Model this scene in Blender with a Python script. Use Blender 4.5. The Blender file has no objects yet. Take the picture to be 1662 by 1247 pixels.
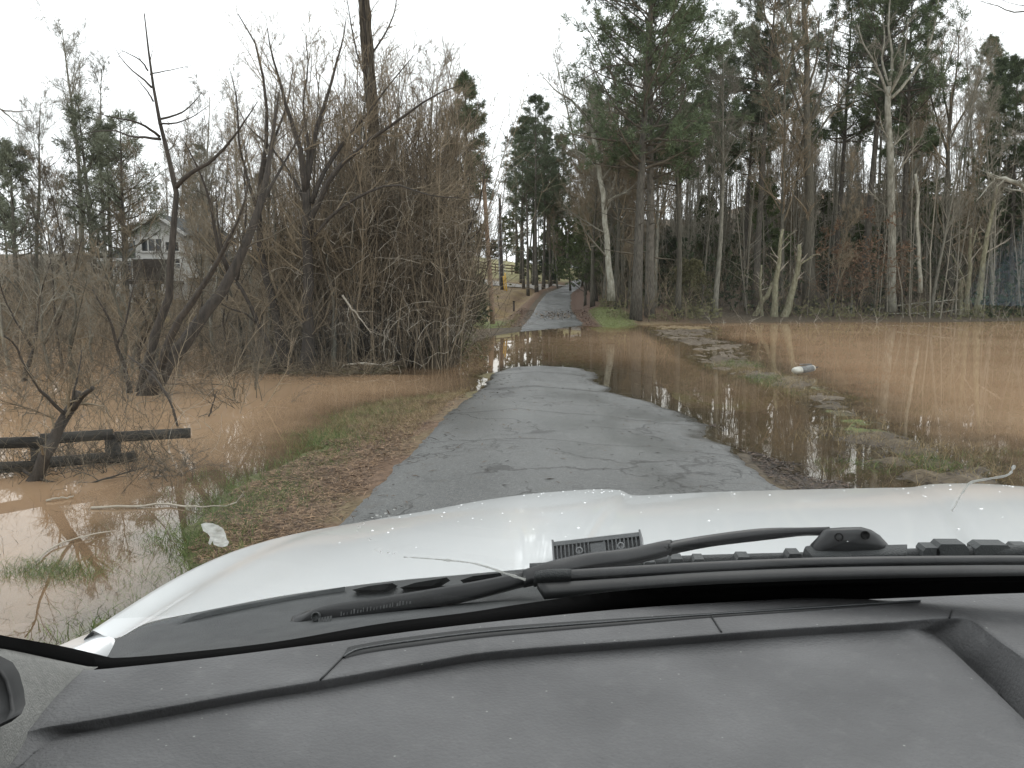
import bpy, math
import numpy as np

# ------------------------------------------------------------------ camera, sky, sun, exposure
S = bpy.context.scene
COL = S.collection
FPX, CX, CY, VX, HY = 1345.0, 831.0, 623.5, 935.0, 470.0
CZ = 2.1
PITCH = math.atan((CY - HY) / FPX)
YAW = math.atan((VX - CX) / (FPX * math.cos(PITCH) + (CY - HY) * math.sin(PITCH)))
cd = bpy.data.cameras.new("camera")
cam = bpy.data.objects.new("camera", cd)
COL.objects.link(cam)
cam.location = (0, 0, CZ)
cam.rotation_euler = (math.pi / 2 - PITCH, 0, YAW)
cd.sensor_width = 36.0
cd.lens = 36.0 * FPX / 1662.0
cd.clip_start = 0.02
cd.clip_end = 3000
S.camera = cam

w = bpy.data.worlds.new("World")
S.world = w
w.use_nodes = True
wn, wl = w.node_tree.nodes, w.node_tree.links
wn.clear()
sky = wn.new("ShaderNodeTexSky")
sky.sky_type = 'NISHITA'
sky.sun_disc = False
sky.sun_elevation = math.radians(55)
sky.sun_rotation = math.radians(20)
hs = wn.new("ShaderNodeHueSaturation")
hs.inputs['Saturation'].default_value = 0.12
mixw = wn.new("ShaderNodeMix")
mixw.data_type = 'RGBA'
mixw.inputs['Factor'].default_value = 0.85
mixw.inputs['B'].default_value = (10.3, 10.7, 10.9, 1)
bg = wn.new("ShaderNodeBackground")
bg.inputs['Strength'].default_value = 0.132
wo = wn.new("ShaderNodeOutputWorld")
wl.new(sky.outputs[0], hs.inputs['Color'])
wl.new(hs.outputs[0], mixw.inputs['A'])
wl.new(mixw.outputs['Result'], bg.inputs['Color'])
wl.new(bg.outputs[0], wo.inputs[0])
sd_ = bpy.data.lights.new("sun", 'SUN')
sd_.energy = 0.55
sd_.angle = math.radians(25)
sd_.color = (1, 0.97, 0.93)
sun = bpy.data.objects.new("sun", sd_)
COL.objects.link(sun)
sun.rotation_euler = (math.radians(35), 0, math.radians(180 - 20))
S.view_settings.view_transform = 'Standard'
S.view_settings.look = 'None'
S.view_settings.exposure = 0.28
S.view_settings.gamma = 1.0
S.cycles.max_bounces = 6
S.cycles.transparent_max_bounces = 8

# ------------------------------------------------------------------ picture ray -> place in the world
_cp, _sp, _cy, _sy = math.cos(PITCH), math.sin(PITCH), math.cos(YAW), math.sin(YAW)
Fv = np.array([-_sy * _cp, _cy * _cp, -_sp])
Rv = np.array([_cy, _sy, 0.0])
Uv = np.cross(Rv, Fv)
C0 = np.array([0, 0, CZ])

def ray(px, py):
    return Fv + Rv * ((px - CX) / FPX) - Uv * ((py - CY) / FPX)
def at(px, py, Y):
    d = ray(px, py)
    return C0 + d * (Y / d[1])
def gz(px, py, z=0.0):
    d = ray(px, py)
    return C0 + d * ((z - CZ) / d[2])

# ------------------------------------------------------------------ noise
def _hash(ix, iy, s):
    n = (ix.astype(np.int64) * 374761393 + iy.astype(np.int64) * 668265263 + s * 1442695041) & 0x7fffffff
    n = ((n ^ (n >> 13)) * 1274126177) & 0x7fffffff
    return ((n ^ (n >> 16)) & 0xffff) / 65535.0
def vnoise(x, y, s=0):
    x = np.asarray(x, float); y = np.asarray(y, float)
    ix, iy = np.floor(x), np.floor(y)
    fx, fy = x - ix, y - iy
    fx = fx * fx * (3 - 2 * fx); fy = fy * fy * (3 - 2 * fy)
    a = _hash(ix, iy, s); b = _hash(ix + 1, iy, s); c = _hash(ix, iy + 1, s); d = _hash(ix + 1, iy + 1, s)
    return (a * (1 - fx) + b * fx) * (1 - fy) + (c * (1 - fx) + d * fx) * fy
def fbm(x, y, s=0, o=3):
    v = 0; a = 0.5; t = 0
    for k in range(o):
        v = v + a * vnoise(x * 2 ** k, y * 2 ** k, s + k); t += a; a *= 0.5
    return v / t - 0.5
def sstep(a, b, x):
    t = np.clip((x - a) / (b - a), 0, 1)
    return t * t * (3 - 2 * t)

# ------------------------------------------------------------------ mesh building
class MB:
    def __init__(self):
        self.v = []; self.f = []; self.n = 0; self.c = []
    def add(self, v, f, col=None):
        v = np.asarray(v, float).reshape(-1, 3)
        f = np.asarray(f, int)
        self.v.append(v); self.f.append(f + self.n); self.n += len(v)
        if col is not None:
            self.c.append(np.broadcast_to(np.asarray(col, float), (len(v), 3)))
        return self
    def mesh(self, name, mat, smooth=True):
        me = bpy.data.meshes.new(name)
        V = np.concatenate(self.v)
        loops = np.concatenate([f.ravel() for f in self.f])
        sizes = np.concatenate([np.full(len(f), f.shape[1]) for f in self.f])
        me.vertices.add(len(V)); me.vertices.foreach_set('co', V.ravel())
        me.loops.add(len(loops)); me.loops.foreach_set('vertex_index', loops.astype(np.int32))
        me.polygons.add(len(sizes))
        st = np.concatenate([[0], np.cumsum(sizes)[:-1]])
        me.polygons.foreach_set('loop_start', st.astype(np.int32))
        me.polygons.foreach_set('use_smooth', np.full(len(sizes), smooth))
        if self.c:
            a = me.color_attributes.new('col', 'FLOAT_COLOR', 'POINT')
            cc = np.concatenate(self.c)
            a.data.foreach_set('color', np.concatenate([cc, np.ones((len(cc), 1))], 1).ravel())
        me.update(calc_edges=True)
        me.validate()
        if mat is not None:
            me.materials.append(mat)
        return me
    def build(self, name, mat, parent=None, smooth=True):
        o = bpy.data.objects.new(name, self.mesh(name, mat, smooth))
        COL.objects.link(o)
        if parent is not None:
            o.parent = parent
        return o
    # shapes ---------------------------------------------------------
    def tubes(self, P, R, k=5, cap=True, col=None):
        P = np.asarray(P, float); R = np.asarray(R, float)
        if P.ndim == 2:
            P = P[None]; R = np.broadcast_to(R, P.shape[:2])
        M, N, _ = P.shape
        T = np.gradient(P, axis=1)
        T /= np.linalg.norm(T, axis=2, keepdims=True) + 1e-9
        D = P[:, -1] - P[:, 0]
        ref = np.zeros((M, 3)); ref[np.arange(M), np.argmin(np.abs(D), axis=1)] = 1
        B = np.cross(T, ref[:, None, :]); B /= np.linalg.norm(B, axis=2, keepdims=True) + 1e-9
        Nn = np.cross(B, T)
        a = np.arange(k) * 2 * math.pi / k
        V = P[:, :, None, :] + R[:, :, None, None] * (B[:, :, None, :] * np.cos(a)[None, None, :, None] + Nn[:, :, None, :] * np.sin(a)[None, None, :, None])
        base = (np.arange(M) * N * k)[:, None, None] + (np.arange(N - 1) * k)[None, :, None]
        j = np.arange(k); j2 = (j + 1) % k
        q = np.stack([base + j, base + j2, base + k + j2, base + k + j], axis=-1).reshape(-1, 4)
        if col is not None:
            col = np.repeat(np.asarray(col, float), N * k, axis=0) if np.ndim(col) == 2 else col
        self.add(V, q, col)
        if cap and k > 3 and M < 200:
            for m in range(M):
                for e in (0, N - 1):
                    o = m * N * k + e * k
                    idx = np.arange(o, o + k)
                    self.f.append((idx if e else idx[::-1])[None] + self.n - M * N * k)
        return self
    def box(self, c, s, rz=0.0, R=None):
        s = np.asarray(s, float) / 2
        v = np.array([[x, y, z] for x in (-1, 1) for y in (-1, 1) for z in (-1, 1)]) * s
        if R is not None:
            v = v @ np.asarray(R).T
        elif rz:
            cr, sr = math.cos(rz), math.sin(rz)
            v = np.stack([v[:, 0] * cr - v[:, 1] * sr, v[:, 0] * sr + v[:, 1] * cr, v[:, 2]], 1)
        f = [[0, 1, 3, 2], [4, 6, 7, 5], [0, 4, 5, 1], [2, 3, 7, 6], [0, 2, 6, 4], [1, 5, 7, 3]]
        return self.add(v + np.asarray(c, float), f)
    def beam(self, a, b, wd, ht, up=(0, 0, 1)):
        a = np.asarray(a, float); b = np.asarray(b, float)
        d = b - a; L = np.linalg.norm(d); d /= L
        s = np.cross(d, up); s /= np.linalg.norm(s); u = np.cross(s, d)
        return self.box((a + b) / 2, (L, wd, ht), R=np.stack([d, s, u], 1))
    def grid(self, P, col=None):
        P = np.asarray(P, float); n, m, _ = P.shape
        i = np.arange((n - 1) * m).reshape(n - 1, m)[:, :-1]
        q = np.stack([i, i + 1, i + m + 1, i + m], -1).reshape(-1, 4)
        return self.add(P, q, None if col is None else np.asarray(col).reshape(-1, 3))
    def lathe(self, c, prof, k=16, axis=None):
        # prof: list of (r, h) along axis
        ax = np.array([0, 0, 1.0]) if axis is None else np.asarray(axis, float) / np.linalg.norm(axis)
        pts = np.array([np.asarray(c) + ax * h for r, h in prof])[None]
        ref = np.array([1.0, 0, 0]) if abs(ax[0]) < 0.9 else np.array([0, 1.0, 0])
        B = np.cross(ax, ref); B /= np.linalg.norm(B); Nn = np.cross(B, ax)
        a = np.arange(k) * 2 * math.pi / k
        R = np.array([p[0] for p in prof])
        V = pts[0][:, None] + R[:, None, None] * (B * np.cos(a)[:, None] + Nn * np.sin(a)[:, None])[None]
        N = len(prof); j = np.arange(k); j2 = (j + 1) % k
        q = np.concatenate([np.stack([i * k + j, i * k + j2, (i + 1) * k + j2, (i + 1) * k + j], -1) for i in range(N - 1)])
        return self.add(V, q)

def spline(pts, n):
    """Catmull-Rom resample of a polyline (any dimension) to n points, even in arc length."""
    p = np.asarray(pts, float)
    if len(p) == 2:
        t = np.linspace(0, 1, n)[:, None]
        return p[0] * (1 - t) + p[1] * t
    q = np.concatenate([[2 * p[0] - p[1]], p, [2 * p[-1] - p[-2]]])
    out = []
    for i in range(len(p) - 1):
        p0, p1, p2, p3 = q[i:i + 4]
        t = np.linspace(0, 1, 12, endpoint=False)[:, None]
        out.append(0.5 * (2 * p1 + (p2 - p0) * t + (2 * p0 - 5 * p1 + 4 * p2 - p3) * t ** 2 + (3 * p1 - p0 - 3 * p2 + p3) * t ** 3))
    o = np.concatenate(out + [p[-1:]])
    s = np.concatenate([[0], np.cumsum(np.linalg.norm(np.diff(o, axis=0), axis=1))])
    g = np.linspace(0, s[-1], n)
    return np.stack([np.interp(g, s, o[:, k]) for k in range(o.shape[1])], 1)

def tag(o, label=None, cat=None, group=None, kind=None):
    if label: o['label'] = label
    if cat: o['category'] = cat
    if group: o['group'] = group
    if kind: o['kind'] = kind
    return o
def empty(name, loc=(0, 0, 0), label=None, cat=None, group=None):
    o = bpy.data.objects.new(name, None)
    COL.objects.link(o)
    o.location = loc
    o.empty_display_size = 0.2
    return tag(o, label, cat, group)
def copy_tree(o, parent=None):
    c = o.copy(); COL.objects.link(c)
    if parent is not None:
        c.parent = parent
    for ch in o.children:
        copy_tree(ch, c)
    return c

# ------------------------------------------------------------------ materials
def mat(name, c1, c2=None, scale=8.0, rough=0.8, bump=0.0, bscale=None, spec=0.3, detail=6.0, metal=0.0, coat=0.0,
        rnd=0.0, stretch=None, attr=False, trans=0.0, coords='Object', lo=0.35, hi=0.65):
    m = bpy.data.materials.new(name)
    m.use_nodes = True
    n, l = m.node_tree.nodes, m.node_tree.links
    b = n['Principled BSDF']
    b.inputs['Roughness'].default_value = rough
    b.inputs['Specular IOR Level'].default_value = spec
    b.inputs['Metallic'].default_value = metal
    b.inputs['Coat Weight'].default_value = coat
    b.inputs['Coat Roughness'].default_value = 0.05
    tc = n.new('ShaderNodeTexCoord')
    src = tc.outputs[coords]
    if stretch:
        mp = n.new('ShaderNodeMapping'); mp.inputs['Scale'].default_value = stretch
        l.new(src, mp.inputs[0]); src = mp.outputs[0]
    nz = n.new('ShaderNodeTexNoise'); nz.inputs['Scale'].default_value = scale; nz.inputs['Detail'].default_value = detail
    nz.inputs['Roughness'].default_value = 0.65
    l.new(src, nz.inputs['Vector'])
    mx = n.new('ShaderNodeMix'); mx.data_type = 'RGBA'
    mr = n.new('ShaderNodeMapRange'); mr.inputs['From Min'].default_value = lo; mr.inputs['From Max'].default_value = hi
    l.new(nz.outputs['Fac'], mr.inputs['Value']); l.new(mr.outputs[0], mx.inputs['Factor'])
    c2 = c2 or c1
    mx.inputs['A'].default_value = (*c1, 1); mx.inputs['B'].default_value = (*c2, 1)
    out = mx.outputs['Result']
    if attr:
        at_ = n.new('ShaderNodeAttribute'); at_.attribute_name = 'col'
        mm = n.new('ShaderNodeMix'); mm.data_type = 'RGBA'; mm.blend_type = 'MULTIPLY'; mm.inputs['Factor'].default_value = 1
        l.new(at_.outputs['Color'], mm.inputs['A']); l.new(out, mm.inputs['B']); out = mm.outputs['Result']
    if rnd:
        oi = n.new('ShaderNodeObjectInfo')
        rr = n.new('ShaderNodeMapRange'); rr.inputs['To Min'].default_value = 1 - rnd; rr.inputs['To Max'].default_value = 1 + rnd
        l.new(oi.outputs['Random'], rr.inputs['Value'])
        vm = n.new('ShaderNodeVectorMath'); vm.operation = 'SCALE'
        l.new(out, vm.inputs[0]); l.new(rr.outputs[0], vm.inputs['Scale']); out = vm.outputs[0]
    l.new(out, b.inputs['Base Color'])
    if bump:
        bz = n.new('ShaderNodeTexNoise'); bz.inputs['Scale'].default_value = bscale or scale * 3; bz.inputs['Detail'].default_value = 4
        l.new(src, bz.inputs['Vector'])
        bp = n.new('ShaderNodeBump'); bp.inputs['Strength'].default_value = bump; bp.inputs['Distance'].default_value = 0.02
        l.new(bz.outputs['Fac'], bp.inputs['Height']); l.new(bp.outputs[0], b.inputs['Normal'])
    if trans:
        b.inputs['Transmission Weight'].default_value = trans
    m['src'] = 0
    return m
# ================================================================== SETTING: terrain, road, water
def poly_sd(X, Y, poly):
    """signed distance, positive inside"""
    p = np.asarray(poly, float); q = np.roll(p, -1, axis=0)
    shp = np.shape(X); x = np.ravel(X); y = np.ravel(Y)
    d = np.full(x.shape, 1e18); ins = np.zeros(x.shape, bool)
    for (x0, y0), (x1, y1) in zip(p, q):
        ex, ey = x1 - x0, y1 - y0
        t = np.clip(((x - x0) * ex + (y - y0) * ey) / (ex * ex + ey * ey + 1e-12), 0, 1)
        d = np.minimum(d, (x - x0 - t * ex) ** 2 + (y - y0 - t * ey) ** 2)
        c = (y0 > y) != (y1 > y)
        if y1 != y0:
            ins ^= c & (x < (x1 - x0) * (y - y0) / (y1 - y0) + x0)
    d = np.sqrt(d)
    return np.where(ins, d, -d).reshape(shp)

near_px = [(215, 990), (275, 930), (318, 880), (345, 842), (400, 798), (480, 735), (545, 692), (600, 668), (650, 653), (705, 647),
           (760, 639), (776, 622), (797, 607), (830, 602), (850, 597), (880, 596), (918, 599), (945, 605), (952, 620), (975, 637), (1040, 655), (1085, 672),
           (1130, 690), (1140, 712), (1185, 728), (1230, 745), (1262, 762), (1295, 778), (1380, 790)]
NEAR = [tuple(gz(*p)[:2]) for p in near_px] + [(3.3, 6), (3.4, -12), (-3.0, -12), (-2.95, 3)]
far_px = [(-1500, 548), (-600, 548), (0, 547), (150, 545), (300, 545), (400, 560), (428, 600), (520, 611), (620, 606), (690, 578), (750, 562), (790, 547), (850, 537),
          (945, 528), (1000, 532), (1060, 521), (1200, 517), (1400, 516), (1700, 511), (2300, 506)]
FAR = [tuple(gz(*p)[:2]) for p in far_px] + [(900, 900), (-900, 900)]

def prof(Y):
    return np.interp(Y, [0, 47, 56, 65, 80, 95, 115, 150, 200, 400, 900], [0, 0, .2, .5, 1.25, 2.1, 3.5, 6.3, 8.5, 13, 16])
RY = [-12, 21, 30, 40, 47, 56, 65, 73, 88, 98, 105, 112, 118, 125, 137, 150, 170, 200]
RL = [-1.97, -2.05, -2.3, -2.75, -2.97, -3.1, -3.2, -3.26, -3.07, -1.77, -1.05, -.33, 1.2, 2.0, 0.8, -2.6, -8, -14]
RR = [2.2, 2.1, 1.7, 1.0, .55, .05, -.31, -.43, -.46, .4, 1.1, 1.9, 3.4, 4.8, 4.0, 0.6, -4, -10]
def road_lr(Y):
    return np.interp(Y, RY, RL), np.interp(Y, RY, RR)

def H(X, Y, detail=True):
    X = np.asarray(X, float); Y = np.asarray(Y, float)
    n1 = fbm(X * 0.9, Y * 0.9, 3) if detail else 0
    n2 = fbm(X * 3.1, Y * 3.1, 9) if detail else 0
    n3 = fbm(X * 8.1, Y * 8.1, 13) if detail else 0
    L, Rr = road_lr(Y)
    onroad = sstep(-.1, .25, np.minimum(X - L, Rr - X))
    sa = poly_sd(X, Y, NEAR)
    hn = np.where(sa > 0, np.minimum(0.075 * sa, 0.2), np.maximum(0.11 * sa, -0.5)) + (1 - onroad) * (n1 * 0.10 + n2 * 0.05) * np.exp(-(sa / 3) ** 2) * 0.8 + onroad * (n2 * 0.03 + n1 * .05) * np.exp(-(sa / 1.2) ** 2)
    # verge strip right of the road, ditch between
    xc = 4.45 + 0.35 * np.sin(Y * 0.45) + 0.04 * np.maximum(Y - 18, 0)
    wdt = np.interp(Y, [4, 10, 14, 18, 22, 40], [1.9, 1.3, .8, .9, 1.3, 3.0])
    st = -0.2 - 0.35 * sstep(1.0, 5, X - xc) + 0.235 * np.exp(-((X - xc) / wdt) ** 2) + n1 * 0.15 + n2 * 0.13 + n3 * .10 - 0.018
    st = np.where(X > 1.6, st - 1.2 * sstep(3.6, 2.0, X) * sstep(12, 15, Y), -9)
    st = np.where(Y < 19, np.maximum(st, -0.06 + n1 * 0.13 + n2 * 0.13 + n3 * .08 - 0.5 * sstep(7.5, 10, X + .5 * (Y - 9)) - 2 * (X < 2.2) - .55 * sstep(10.0, 18.5, Y + 2 * n1)), st)
    st = np.where(Y > 48, -9, st)
    # emergent grassy shallows beside the near left bank
    sl = np.where((X < -2) & (X > -5.0) & (Y < 13), -0.07 + n1 * 0.13 + n2 * .05 - 0.35 * sstep(-4.2, -5.0, X), -9)
    # far land
    sf = poly_sd(X, Y, FAR)
    rc = (L + Rr) / 2
    right = sstep(3, 22, X - rc) * np.interp(sf, [0, 4, 16, 30, 60, 120, 300], [0, .25, 2.6, 4.4, 6.5, 9, 12])
    right = right + sstep(28, 45, X) * np.interp(sf, [0, 6, 20, 60], [0, 1.2, 3.0, 5])
    left = sstep(4, 26, rc - X) * np.interp(sf, [0, 4, 18, 40, 80, 300], [0, .1, .9, 2.0, 2.6, 3])
    n0 = fbm(X * 0.16, Y * 0.16, 5) if detail else 0
    offr = sstep(0, 3, np.maximum(L - X, X - Rr))
    hf = np.where(sf > 0, np.minimum(0.05 * sf, 0.05) + np.maximum(prof(Y) - 0.05, 0) + right + left + offr * np.clip(sf * .1, 0, 1) * (n0 * 1.2 + n1 * 0.25) * 0.6 + .02,
                  np.maximum(0.06 * sf, -0.55))
    hf = hf + offr * n1 * 0.10 * np.exp(-(sf / 3) ** 2)
    # drainage ditch left of the far road
    hf = hf - 0.5 * np.exp(-((X - (L - 2.2)) / 0.8) ** 2) * sstep(52, 60, Y) * (Y < 98)
    hf = hf + 0.25 * np.exp(-((X - (L - 0.9)) / 0.5) ** 2) * sstep(50, 58, Y) * (Y < 98)
    hf = hf + 0.5 * sstep(0.3, 1.8, X - Rr) * sstep(48, 58, Y)
    h = np.maximum(np.maximum(hn, st), sl)
    far = sstep(30, 34, Y)
    return np.where(Y > 20, np.maximum(np.maximum(hn, st), hf), np.where(X < -12, np.maximum(h, hf), h))

def axis(segs):
    o = []
    for a, b, s in segs:
        o.append(np.arange(a, b, s))
    return np.concatenate(o + [[segs[-1][1]]])
gx = axis([(-700, -120, 40), (-120, -50, 4), (-50, -20, 1.0), (-20, -8, 0.3), (-8, 9, 0.1), (9, 20, 0.3), (20, 60, 1.0), (60, 140, 4), (140, 700, 40)])
gy = axis([(-60, -4, 4), (-4, 3, 0.5), (3, 14, 0.1), (14, 26, 0.2), (26, 64, 0.5), (64, 130, 1.2), (130, 260, 5), (260, 900, 40)])
GX, GY = np.meshgrid(gx, gy)
GZ = H(GX, GY)
L_, R_ = road_lr(GY)
rd = np.minimum(GX - L_, R_ - GX)
GZ2 = GZ - 0.05 * sstep(0.02, 0.2, rd) * (GY < 198)

def lerp(a, b, t):
    return a + (b - a) * np.clip(t, 0, 1)[..., None]
def C(*c):
    return np.array(c, float)
def ground_colour(X, Y, Z):
    na = fbm(X * 0.7, Y * 0.7, 21); nb = fbm(X * 2.3, Y * 2.3, 22); nc = fbm(X * 0.12, Y * 0.12, 23)
    L, R = road_lr(Y)
    c = np.zeros(X.shape + (3,)) + C(.085, .070, .050)
    c = lerp(c, C(.12, .09, .06), sstep(-.1, .25, nc + .5 * na))
    # wet dark mud at and below the water line
    c = lerp(c, C(.060, .047, .034), sstep(.06, -.06, Z + nb * .05) * (Y < 48))
    nearland = (Y < 24)
    sh = nearland & (X < L + .1)
    cs = lerp(C(.13, .085, .056) + 0 * c, C(.14, .108, .062), sstep(.05, .3, na + .4 * nb))
    cs = lerp(cs, C(.085, .05, .034), sstep(.0, .3, nb - na * .5))
    cs = lerp(cs, C(.09, .12, .035), sstep(.085, .03, Z + na * .06) * .75)
    cs = lerp(cs, C(.17, .135, .085), sstep(12.0, 14.5, Y + na * 3) * .6)
    cs = lerp(cs, C(.065, .05, .036), sstep(.02, -.03, Z))
    c = np.where(sh[..., None], cs, c)
    # right verge
    rv = nearland & (X > R - .1)
    cr = lerp(C(.06, .05, .038) + 0 * c, C(.11, .088, .058), sstep(-.02, .06, Z + nb * .05))
    cr = lerp(cr, C(.11, .135, .04), sstep(.1, .25, na) * sstep(-.03, .03, Z))
    c = np.where(rv[..., None], cr, c)
    mb = (Y >= 16) & (Y < 48) & (X > 2)
    c = np.where(mb[..., None], lerp(lerp(C(.09, .072, .052) + 0 * c, C(.15, .125, .095), sstep(-.25, .25, nb + na)), C(.11, .125, .05), sstep(.06, .2, na) * (Y < 24)), c)
    # far left lawn and field
    fl = (Y > 44) & (X < L - .4) & (X > -24)
    cf = lerp(C(.17, .118, .07) + 0 * c, C(.22, .165, .08), sstep(-.2, .2, na))
    cf = lerp(cf, C(.13, .17, .055), sstep(53, 49, Y + na * 4) * sstep(-9, -5.5, X + nb) * .9)
    cf = lerp(cf, C(.23, .19, .085), sstep(53, 49, Y) * sstep(-5, -8, X) * .6)
    cf = lerp(cf, C(.12, .072, .05), sstep(1.7, .6, L - X + nb) * .8)
    cf = lerp(cf, C(.25, .235, .12), sstep(104, 112, Y + na * 4))
    c = np.where(fl[..., None], cf, c)
    # far right road side: red clay, a patch of green, leaf litter behind
    fr = (Y > 44) & (X > R) & (X < R + 7)
    ck = lerp(C(.105, .066, .047) + 0 * c, C(.12, .085, .055), sstep(1.2, 3.5, X - R + nb * 2))
    ck = lerp(ck, C(.16, .185, .075), sstep(62, 55, Y + na * 6) * sstep(.7, 1.3, X - R) * sstep(3.6, 2.4, X - R + nb))
    ck = lerp(ck, C(.27, .21, .12), sstep(53, 50, Y) * sstep(3.0, 4.0, X - R) * .8)
    c = np.where(fr[..., None], ck, c)
    rb = (X > 14) & (Y > 50)
    c = np.where(rb[..., None], lerp(c, C(.19, .105, .06), sstep(34, 46, X + na * 14) * .8), c)
    return c
ground_mat = mat('ground_soil', (.62, .58, .55), (1.32, 1.3, 1.25), scale=9, rough=.85, bump=.9, bscale=26, attr=True, spec=.25, detail=9)
g = MB(); g.grid(np.stack([GX, GY, GZ2], -1), ground_colour(GX, GY, GZ))
tag(g.build('ground', ground_mat), kind='structure')

# ---- road -------------------------------------------------------------------------------------
ry = axis([(-8, 3, 1.0), (3, 24, 0.12), (24, 60, 0.4), (60, 198, 1.0)])
u = np.linspace(0, 1, 33)
Lr, Rr_ = road_lr(ry)
jl = fbm(ry * 2.1, ry * 0 + 4, 31) * .22 + fbm(ry * 9, ry * 0, 32) * .08
jr = fbm(ry * 1.7, ry * 0 + 9, 33) * .35 + fbm(ry * 8, ry * 0 + 2, 34) * .12
RX = (Lr + jl)[:, None] * (1 - u) + (Rr_ + jr)[:, None] * u
RYY = np.repeat(ry[:, None], len(u), 1)
RZ = H(RX, RYY) + 0.012
crown = 0.02 * (1 - (2 * u - 1) ** 2)
RZ = RZ + crown[None, :] - .02 * (np.abs(2 * u - 1) > .985)
RX = np.concatenate([RX[:, :1] - .03, RX, RX[:, -1:] + .03], 1)
RYY = np.concatenate([RYY[:, :1], RYY, RYY[:, -1:]], 1)
RZ = np.concatenate([RZ[:, :1] - .09, RZ, RZ[:, -1:] - .09], 1)

def road_material():
    m = bpy.data.materials.new('worn_asphalt'); m.use_nodes = True
    n, l = m.node_tree.nodes, m.node_tree.links
    b = n['Principled BSDF']
    tc = n.new('ShaderNodeTexCoord'); src = tc.outputs['Object']
    def noise(scale, det=6, st=None):
        z = n.new('ShaderNodeTexNoise'); z.inputs['Scale'].default_value = scale; z.inputs['Detail'].default_value = det
        if st:
            mp = n.new('ShaderNodeMapping'); mp.inputs['Scale'].default_value = st
            l.new(src, mp.inputs[0]); l.new(mp.outputs[0], z.inputs['Vector'])
        else:
            l.new(src, z.inputs['Vector'])
        return z.outputs['Fac']
    def rng(v, a, b_, c=0, d=1):
        r = n.new('ShaderNodeMapRange'); r.inputs['From Min'].default_value = a; r.inputs['From Max'].default_value = b_
        r.inputs['To Min'].default_value = c; r.inputs['To Max'].default_value = d
        l.new(v, r.inputs['Value']); return r.outputs[0]
    def mixc(f, a, b_):
        x = n.new('ShaderNodeMix'); x.data_type = 'RGBA'
        l.new(f, x.inputs['Factor'])
        for s, v in (('A', a), ('B', b_)):
            if isinstance(v, tuple): x.inputs[s].default_value = (*v, 1)
            else: l.new(v, x.inputs[s])
        return x.outputs['Result']
    def math_(op, a, b_):
        x = n.new('ShaderNodeMath'); x.operation = op
        for i, v in enumerate((a, b_)):
            if isinstance(v, (int, float)): x.inputs[i].default_value = v
            else: l.new(v, x.inputs[i])
        return x.outputs[0]
    big = noise(.55, 5, (1.0, .5, 1))
    c = mixc(rng(big, .38, .62), (.050, .0535, .053), (.084, .088, .086))
    fine = noise(120, 3)
    c = mixc(rng(fine, .45, .75), c, (.19, .19, .18))
    c = mixc(rng(fine, .40, .28), c, (.035, .035, .035))
    spk = noise(34, 4)
    c = mixc(rng(spk, .56, .72, 0, .6), c, (.20, .20, .19))
    c = mixc(rng(spk, .42, .30, 0, .75), c, (.03, .03, .028))
    mid = noise(4.5, 8)
    c = mixc(rng(mid, .58, .72, 0, .45), c, (.075, .066, .054))
    # cracks: thin voronoi seams, distorted, only in some places
    def cracks(scale, wd, lo, hi, seed):
        vo = n.new('ShaderNodeTexVoronoi'); vo.feature = 'DISTANCE_TO_EDGE'; vo.inputs['Scale'].default_value = scale
        dn = n.new('ShaderNodeTexNoise'); dn.inputs['Scale'].default_value = 2.2; dn.inputs['Detail'].default_value = 6
        l.new(src, dn.inputs['Vector'])
        vm = n.new('ShaderNodeVectorMath'); vm.operation = 'MULTIPLY_ADD'
        l.new(dn.outputs['Color'], vm.inputs[0]); vm.inputs[1].default_value = (1.2, 1.2, 0); l.new(src, vm.inputs[2])
        mp = n.new('ShaderNodeMapping'); mp.inputs['Location'].default_value = (seed, seed * .7, 0); mp.inputs['Scale'].default_value = (1, 1, 0)
        l.new(vm.outputs[0], mp.inputs[0]); l.new(mp.outputs[0], vo.inputs['Vector'])
        k = rng(vo.outputs['Distance'], wd, wd * .3)
        msk = n.new('ShaderNodeTexNoise'); msk.inputs['Scale'].default_value = .5; msk.inputs['Detail'].default_value = 3
        mp2 = n.new('ShaderNodeMapping'); mp2.inputs['Location'].default_value = (seed * 2, 0, seed)
        l.new(src, mp2.inputs[0]); l.new(mp2.outputs[0], msk.inputs['Vector'])
        return math_('MULTIPLY', k, rng(msk.outputs['Fac'], lo, hi))
    k1 = cracks(.42, .016, .42, .50, 3.0)
    k2 = cracks(1.7, .034, .53, .60, 11.0)
    k = math_('MAXIMUM', k1, k2)
    sp = n.new('ShaderNodeSeparateXYZ'); l.new(src, sp.inputs[0])
    wv = math_('ADD', sp.outputs['Y'], math_('MULTIPLY', noise(.9, 5), .9))
    for y0, wd in ((17.3, .20), (20.3, .16), (13.3, .05), (10.8, .03)):
        k = math_('MAXIMUM', k, rng(math_('ABSOLUTE', math_('SUBTRACT', wv, y0), 0), wd, wd * .4))
    c = mixc(math_('MULTIPLY', k, .85), c, (.022, .022, .02))
    wa = n.new('ShaderNodeAttribute'); wa.attribute_name = 'col'
    wf = rng(math_('ADD', wa.outputs['Fac'], math_('MULTIPLY', noise(3.0, 5), .5)), .55, 1.0)
    soak = n.new('ShaderNodeMix'); soak.data_type = 'RGBA'; soak.blend_type = 'MULTIPLY'; l.new(wf, soak.inputs['Factor']); l.new(c, soak.inputs['A']); soak.inputs['B'].default_value = (.42, .38, .33, 1)
    c = soak.outputs['Result']
    l.new(c, b.inputs['Base Color'])
    wet = rng(noise(.8, 4, (1, .45, 1)), .42, .62, .34, .6)
    wet = math_('SUBTRACT', wet, math_('MULTIPLY', wf, .2))
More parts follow.
